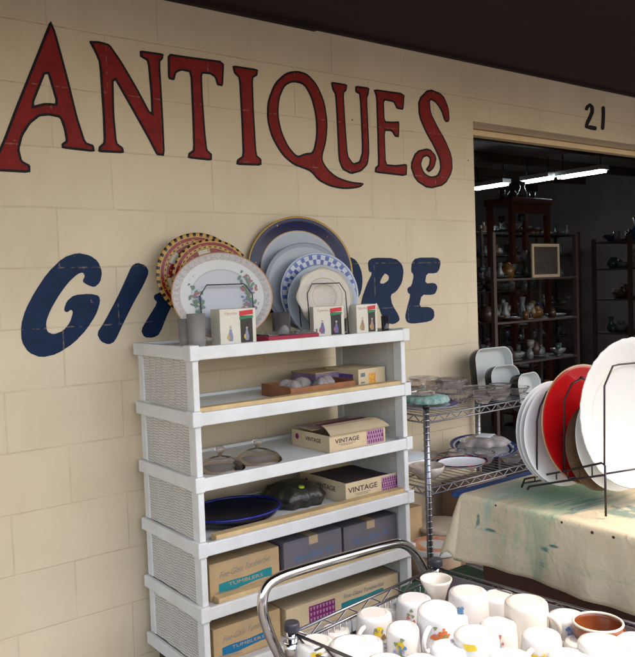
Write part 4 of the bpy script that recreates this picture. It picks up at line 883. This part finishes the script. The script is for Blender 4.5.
# mugs
PCOL = {'y': mat('print_yellow', (.80, .58, .05), .3), 'o': mat('print_orange', (.72, .20, .05), .3), 'b': mat('print_blue', (.12, .28, .50), .3), 'g': mat('print_green', (.25, .32, .14), .3), 'r': mat('print_rose', (.60, .22, .20), .3), 'n': mat('print_brown', (.28, .17, .09), .3), 'l': mat('print_lavender', (.35, .35, .55), .3)}
TERRA = mat('terracotta_glaze', (.20, .05, .014), .25, var=.25, vscale=20, coat=.5)
CARTO = Vector((A.x, A.y, 0))
MUGS = []
RK_ = 1.1
def mug(px, py, zt_, r, h, label, inv=True, taper=.92, m=WHITE, hang=None, prints=None, lean=(0, 0), rimm=None, foot=True, spin=0, name='mug', handle=True, flare=0):
    r *= RK_; c = onz(px, py, zt_); base = Vector((c.x, c.y, zt_-h)); MUGS.append((c, r, label))
    t = thing(name, label, 'mug', base, (lean[0], lean[1], 0), 'mugs heaped in the wire cart')
    rb = r*taper    # foot radius
    prof = [(.0001, .0012), (rb*.66, .0012), (rb*.675, .0012), (rb*.69, .0002), (rb*.70, 0), (rb*.735, 0), (rb*.75, .0003), (rb*.90, .0022), (rb*.965, .0055), (rb*.992, .011), (rb, .018), (rb+(r-rb)*.25, h*.3), (rb+(r-rb)*.6, h*.65), (r+flare*.4, h*.9), (r+flare, h-.001), (r+flare-.0015, h), (r+flare-.004, h-.002), (r-.004+flare*.3, h*.88), (rb*.9, .016), (rb*.7, .010), (.0001, .009)]
    M = (Matrix.Translation((0, 0, h)) @ Matrix.Rotation(pi, 4, 'X')) if inv else Matrix.Identity(4)
    M = M @ Matrix.Rotation(spin, 4, 'Z')
    
    if m is WHITE: m = mat('white_glaze_%d' % (len(MUGS) % 4), ((.78, .78, .78), (.74, .73, .69), (.75, .77, .80), (.72, .70, .66))[len(MUGS) % 4], (.12, .2, .15, .28)[len(MUGS) % 4], coat=.4)
    MB().lathe(prof, 48, M=M).build('mug_body', m, t)
    if rimm: MB().tube([((r+flare-.0018)*cos(a*pi/24), (r+flare-.0018)*sin(a*pi/24), h) for a in range(48)], .0028, 8, closed=True, M=M).build('rim', rimm, t)
    if handle and hang is not None:
        s = -1 if inv else 1; R0 = Matrix.Rotation(s*radians(hang)-spin, 4, 'Z'); H = []
        for i in range(13):
            a = -pi/2+pi*i/12; H.append((r*.90+.030*cos(a), 0, h*.5+h*.27*sin(a)))
        MB().tube(H, [.0048+.0012*abs(cos(pi*i/12)) for i in range(13)], 10, M=M @ R0).build('handle', m, t)
    if prints:
        if inv: prints = [(p[0], min(.88, p[1]+.22), p[2], p[3]) for p in prints]
        b = MB(); keys = sorted(set(p[3] for p in prints)); s = -1 if inv else 1
        for i, (ang, zz, rad, k) in enumerate(prints):     # petals lying on the cup's surface
            th = s*radians(ang)-spin; z0 = h*(1-zz) if inv else h*zz
            pts = []; nn = 10
            for j in range(nn):
                tt = 2*pi*j/nn; wob = 1+.25*sin(3*tt+i)
                z = z0+rad*wob*sin(tt); fr = max(0, min(1, z/h)); R_ = rb+(r-rb)*(fr*.95)+.0012+.00006*i
                if fr < .12: R_ += .0005
                aa = th+rad*wob*cos(tt)/R_; pts.append((R_*cos(aa), R_*sin(aa), z))
            b.add(pts, [tuple(range(nn))], keys.index(k), False, M)
        b.build('printed_decoration', [PCOL[k] for k in keys], t, recalc=False)
    return t
def flowers(ang, z, spread, cols, n, seed, size=.004):
    size *= 1.35; n = int(n*1.3)
    rd = random.Random(seed); return [(ang+rd.gauss(0, spread), min(.9, max(.1, z+rd.gauss(0, spread*.009))), rd.uniform(size*.5, size*1.2), rd.choice(cols)) for _ in range(n)]
def daisy(ang, z, R, k, core='n'):
    return [(ang+R*1400*cos(t)/1, z+R*9*sin(t), R, k) for t in [2*pi*i/6 for i in range(6)]]+[(ang, z, R*.9, k)]
VA = -141     # direction from a mug towards the camera
mug(315.5, 640, .606, .041, .085, 'white mug with yellow flowers beside the black-capped corner post', hang=-30, prints=flowers(VA+12, .45, 10, 'yyg', 12, 1, .006))
mug(351, 642, .618, .047, .10, 'wide off-white mug in the front left corner of the heap', m=mat('warm_white_glaze', (.80, .78, .74), .15, coat=.4), hang=150, prints=flowers(VA, .5, 18, 'rl', 7, 2, .0025))
mug(374, 612, .612, .041, .092, 'white mug with yellow-green flowers standing near the cart back rail', hang=-165, prints=flowers(VA+26, .45, 6, 'ynyg', 12, 3, .005))
mug(414, 597, .604, .043, .09, 'plain white upturned mug in the back corner near the handle end', hang=100, prints=flowers(VA-8, .5, 8, 'rg', 6, 21, .0032))
mug(403, 625, .628, .036, .10, 'white mug with a big yellow blossom and small pink and blue buds', hang=60, prints=daisy(VA-2, .52, .0055, 'y')+flowers(VA-2, .40, 13, 'rlgrb', 14, 4, .0032), lean=(.04, -.05))
mug(436, 578, .632, .034, .078, 'cream upright cup with flared rim by the far corner post', inv=False, taper=.45, m=mat('ivory_glaze', (.76, .70, .60), .2, coat=.3), handle=False, flare=.003, name='cup')
mug(468, 590, .640, .046, .10, 'big white mug with small pale blue marks right of the cream cup', hang=70, prints=flowers(VA-18, .45, 5, 'b', 5, 5, .0045)+flowers(VA-36, .4, 4, 'b', 3, 6, .004))
mug(437, 605, .655, .044, .10, 'tilted white mug printed with orange and green sprigs', hang=200, prints=flowers(VA+14, .38, 11, 'ooorggo', 24, 7, .0042), lean=(.10, -.10))
mug(499, 594, .610, .041, .09, 'white mug between the blue-marked mug and the tall cream one', hang=0)
mug(526, 600, .655, .046, .112, 'tall cream mug standing up in the middle of the right rail', taper=.96, m=mat('tall_cream_glaze', (.74, .68, .58), .2, coat=.3), hang=-70)
mug(567, 614, .622, .040, .10, 'narrow white mug next to the terracotta cup', taper=.95, hang=90, prints=flowers(VA+5, .5, 8, 'bl', 7, 22, .0035))
mug(598, 622, .640, .0475, .085, 'terracotta brown upright mug with cream rim', inv=False, m=TERRA, hang=-10, rimm=CREAM, taper=.85)
mug(601, 640, .655, .046, .09, 'white mug right in front of the terracotta mug', taper=.9, hang=170, prints=flowers(VA+30, .3, 8, 'gb', 7, 23, .0035))
mug(636, 638, .632, .040, .09, 'white mug cut off by the right edge of the view', hang=20)
mug(541, 633, .650, .042, .09, 'round white mug in front of the tall cream mug', hang=190, taper=.88, prints=flowers(VA, .35, 10, 'yo', 9, 24, .004))
mug(511, 655, .655, .040, .095, 'white mug with brown leafy print in the front row', hang=60, prints=flowers(VA+10, .35, 9, 'nnl', 12, 9, .006))
mug(476, 632, .668, .044, .10, 'white mug with pale yellow petals and a blue leaf near the front', hang=150, prints=daisy(VA-12, .70, .0065, 'y')+[(VA+6, .22, .006, 'b'), (VA+1, .26, .004, 'b')], taper=.95)
mug(449, 645, .650, .038, .095, 'white mug squeezed between the orange-sprigged and yellow-petalled mugs', hang=30, prints=flowers(VA-25, .5, 4, 'by', 5, 10, .004))
mug(385, 660, .640, .040, .09, 'white mug with large round handle at the front edge of the heap', hang=-40, prints=flowers(VA, .6, 10, 'r', 4, 11, .003))
mug(421, 660, .640, .039, .09, 'white mug in the front row left of centre', hang=80, prints=flowers(VA, .35, 10, 'bl', 5, 12, .003))
mug(570, 655, .640, .042, .09, 'white mug in the front row below the narrow mug', hang=10)
mug(470, 690, .640, .044, .09, 'white mug at the bottom edge of the view in the centre', hang=10)
mug(335, 676, .610, .042, .09, 'white mug at the lower left edge of the basket', hang=10)
mug(540, 682, .640, .042, .09, 'white mug low in the front row right of centre', hang=80)
mug(610, 690, .640, .044, .09, 'white mug low at the right front of the cart', hang=10)
mug(400, 700, .620, .044, .09, 'white mug low at the left front of the cart', hang=50)

mug(391, 604, .570, .039, .09, 'low white mug tucked behind the yellow-blossom mug', hang=30)
mug(452, 612, .600, .038, .09, 'low white mug half hidden behind the orange-sprigged mug', hang=120)
mug(498, 622, .625, .040, .09, 'white mug with pink buds left of the tall cream mug', hang=170, prints=flowers(VA-5, .5, 10, 'rg', 9, 31, .0035))
mug(552, 612, .590, .036, .085, 'small white mug low between the tall cream and narrow mugs', hang=20)
mug(335, 628, .575, .036, .085, 'small white mug low along the cart back rail', hang=60)
mug(367, 640, .600, .036, .085, 'small white mug between the off-white and yellow-blossom mugs', hang=-20)
mug(582, 640, .610, .036, .085, 'small white mug left of the one hiding the terracotta mug', hang=100)

# ---------------------------------------------------------------- inside the shop
LT = mat('tube_glow', (.9, .95, 1), .5, emit=((.80, .93, 1.0), 9))
for (x, y0, y1, lab) in ((6.93, 2.96, 3.43, 'fluorescent light farthest back on the shop ceiling'), (7.01, 2.43, 2.80, 'fluorescent light in the middle of the shop ceiling row'), (7.08, 1.86, 2.40, 'fluorescent light nearest the doorway on the shop ceiling')):
    t = thing('fluorescent_light', lab, 'ceiling light', (x, y0, 2.4), (0, 0, 0), 'fluorescent lights inside the shop')
    MB().box((-.07, 0, .035), (.07, y1-y0, .08)).build('fixture', mat('fixture_white', (.5, .5, .5), .5), t)
    for s_ in (-.028, .028): MB().tube([(s_, .01, .020), (s_, y1-y0-.01, .020)], .012, 12).build('tube', LT, t)
    for yy in (.05, y1-y0-.05): MB().tube([(0, yy, .081), (0, yy, .25)], .006, 6).build('hanger', DKMET, t)
# cherry cabinet
cab = thing('display_cabinet', 'cherry wood display cabinet with glass doors inside the shop', 'cabinet', (5.81, 2.0, .011))
cw, cd, ch = .56, .30, 2.06
for (x, y) in ((0, 0), (cw-.045, 0), (0, cd-.045), (cw-.045, cd-.045)): MB().box((x, y, 0), (x+.045, y+.045, ch)).build('post', CHER, cab)
MB().box((-.02, -.02, ch+.0005), (cw+.02, cd+.02, ch+.06)).build('cornice', CHER, cab, bevel=.01)
for z in (.1, .5, .9, 1.22, 1.52, 1.82): MB().box((.046, .046, z), (cw-.046, cd-.046, z+.015)).build('shelf', CHER, cab)
MB().box((.0455, .0, ch-.09), (cw-.0455, .02, ch)).build('door_rail', CHER, cab); MB().box((.0455, .0, .0), (cw-.0455, .02, .09)).build('door_rail', CHER, cab)
SHM = mat('shelf_dark_metal', (.075, .05, .045), .5, .3)
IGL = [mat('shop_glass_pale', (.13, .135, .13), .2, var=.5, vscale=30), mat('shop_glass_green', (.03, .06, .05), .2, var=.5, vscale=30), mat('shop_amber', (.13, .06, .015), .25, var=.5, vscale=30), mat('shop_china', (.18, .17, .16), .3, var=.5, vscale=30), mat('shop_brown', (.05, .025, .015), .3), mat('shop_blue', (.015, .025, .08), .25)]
PROFS = [('glass_goblet', 'goblet', [(.0001, 0), (.03, 0), (.004, .01), (.004, .06), (.025, .08), (.032, .13), (.030, .13), (.0001, .075)]),
         ('dish', 'dish', [(.0001, 0), (.05, 0), (.085, .015), (.09, .022), (.085, .020), (.0001, .006)]),
         ('jug', 'jug', [(.0001, 0), (.035, 0), (.055, .03), (.055, .06), (.03, .09), (.034, .10), (.030, .10), (.0001, .02)]),
         ('glass_vase', 'vase', [(.0001, 0), (.03, 0), (.045, .05), (.018, .11), (.028, .16), (.025, .16), (.0001, .02)]),
         ('bowl', 'bowl', [(.0001, 0), (.03, 0), (.07, .04), (.078, .06), (.074, .06), (.0001, .01)]),
         ('jar', 'jar', [(.0001, 0), (.04, 0), (.045, .07), (.03, .09), (.03, .10), (.012, .115), (.0001, .12)]),
         ('tumbler', 'tumbler', [(.0001, 0), (.026, 0), (.032, .09), (.029, .09), (.0001, .01)])]
META = {}
for nm, ct, pf in PROFS:
    for mi, mm in enumerate(IGL):
        me = MB().lathe(pf, 14); o = me.build(nm, mm); META[(nm, mi)] = o.data; bpy.data.objects.remove(o)
CN = ['pale', 'dark green', 'amber', 'white', 'brown', 'blue']
def ware(x, y, z, rd, where, s=1):
    nm, ct, pf = rd.choice(PROFS); mi = rd.choices(range(6), (7, 3, 3, 4, 4, .5))[0]
    o = bpy.data.objects.new(nm, META[(nm, mi)]); COL.objects.link(o); o.location = (x, y, z); k = rd.uniform(.8, 1.3)*s; o.scale = (k, k, k)
    tag(o, '%s %s %s' % (CN[mi], ct, where), ct, '%s %ss %s' % (CN[mi], ct, where))
rd = random.Random(5)
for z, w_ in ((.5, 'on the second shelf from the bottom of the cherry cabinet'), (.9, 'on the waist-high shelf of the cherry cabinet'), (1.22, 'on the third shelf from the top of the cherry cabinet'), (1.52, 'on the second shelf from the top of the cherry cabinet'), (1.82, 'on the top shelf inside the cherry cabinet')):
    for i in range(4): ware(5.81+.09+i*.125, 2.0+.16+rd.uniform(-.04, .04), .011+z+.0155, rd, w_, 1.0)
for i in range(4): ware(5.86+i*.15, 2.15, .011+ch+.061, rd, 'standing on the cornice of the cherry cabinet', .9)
def shelving(name, label, x0, y0, w_, d_, zs_, h, where, n, post=.03, s=1, seed=1):
    t = thing(name, label, 'shelving', (x0, y0, .011))
    for (x, y) in ((0, 0), (w_-post, 0), (0, d_-post), (w_-post, d_-post)): MB().box((x, y, 0), (x+post, y+post, h)).build('post', SHM, t)
    r_ = random.Random(seed); s *= .8; n = int(n*1.6)
    for k, z in enumerate(zs_):
        MB().box((post+.001, 0.0, z), (w_-post-.001, d_, z+.014)).build('shelf', SHM, t)
        for i in range(n): ware(x0+.08+(w_-.16)*(i+.5)/n+r_.uniform(-.02, .02), y0+r_.uniform(.07, d_-.07), .011+z+.0145, r_, 'on %s of the %s' % (('the lowest shelf', 'the second shelf', 'the third shelf', 'the fourth shelf', 'the fifth shelf', 'the sixth shelf')[k], where), s)
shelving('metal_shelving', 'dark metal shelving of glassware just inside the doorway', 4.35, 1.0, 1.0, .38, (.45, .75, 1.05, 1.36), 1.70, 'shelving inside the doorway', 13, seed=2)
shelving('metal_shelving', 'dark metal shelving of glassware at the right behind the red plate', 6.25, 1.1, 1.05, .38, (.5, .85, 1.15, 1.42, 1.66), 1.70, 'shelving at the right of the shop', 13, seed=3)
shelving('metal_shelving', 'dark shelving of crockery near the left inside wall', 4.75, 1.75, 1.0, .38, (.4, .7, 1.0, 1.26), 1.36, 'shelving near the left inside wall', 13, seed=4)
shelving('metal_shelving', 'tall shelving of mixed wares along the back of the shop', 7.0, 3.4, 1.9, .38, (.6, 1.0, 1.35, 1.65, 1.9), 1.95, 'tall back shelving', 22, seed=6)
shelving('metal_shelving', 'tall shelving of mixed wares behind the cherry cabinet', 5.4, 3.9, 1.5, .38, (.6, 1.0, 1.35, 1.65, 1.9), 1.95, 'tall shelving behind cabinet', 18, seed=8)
# pale picture frame hanging beside the cabinet and a blue item on the right shelf
t = thing('picture_frame', 'pale cream picture frame standing on the metal shelving inside the doorway', 'picture frame', (4.80, 1.012, .011+1.36+.0145))
fw, fh = .33, .25
b = MB().box((0, 0, 0), (fw, .012, .022)).box((0, 0, fh-.022), (fw, .012, fh)).box((0, 0, .0221), (.022, .012, fh-.0221)).box((fw-.022, 0, .0221), (fw, .012, fh-.0221)); b.build('frame', mat('pale_frame', (.45, .36, .24), .5), t)
MB().box((.0221, .006, .0221), (fw-.0221, .010, fh-.0221)).build('picture', mat('dull_picture', (.045, .035, .03), .5, var=.5, vscale=20), t)

o = bpy.data.objects.new('vase', META[('glass_vase', 5)]); COL.objects.link(o); o.location = (6.62, 1.25, .011+1.66+.0145); o.scale = (1.5, 1.5, 1.3)
o.data = o.data.copy(); o.data.materials[0] = mat('shop_bright_blue', (.02, .06, .20), .3); tag(o, 'large blue vase on the top shelf at the right of the shop', 'vase')
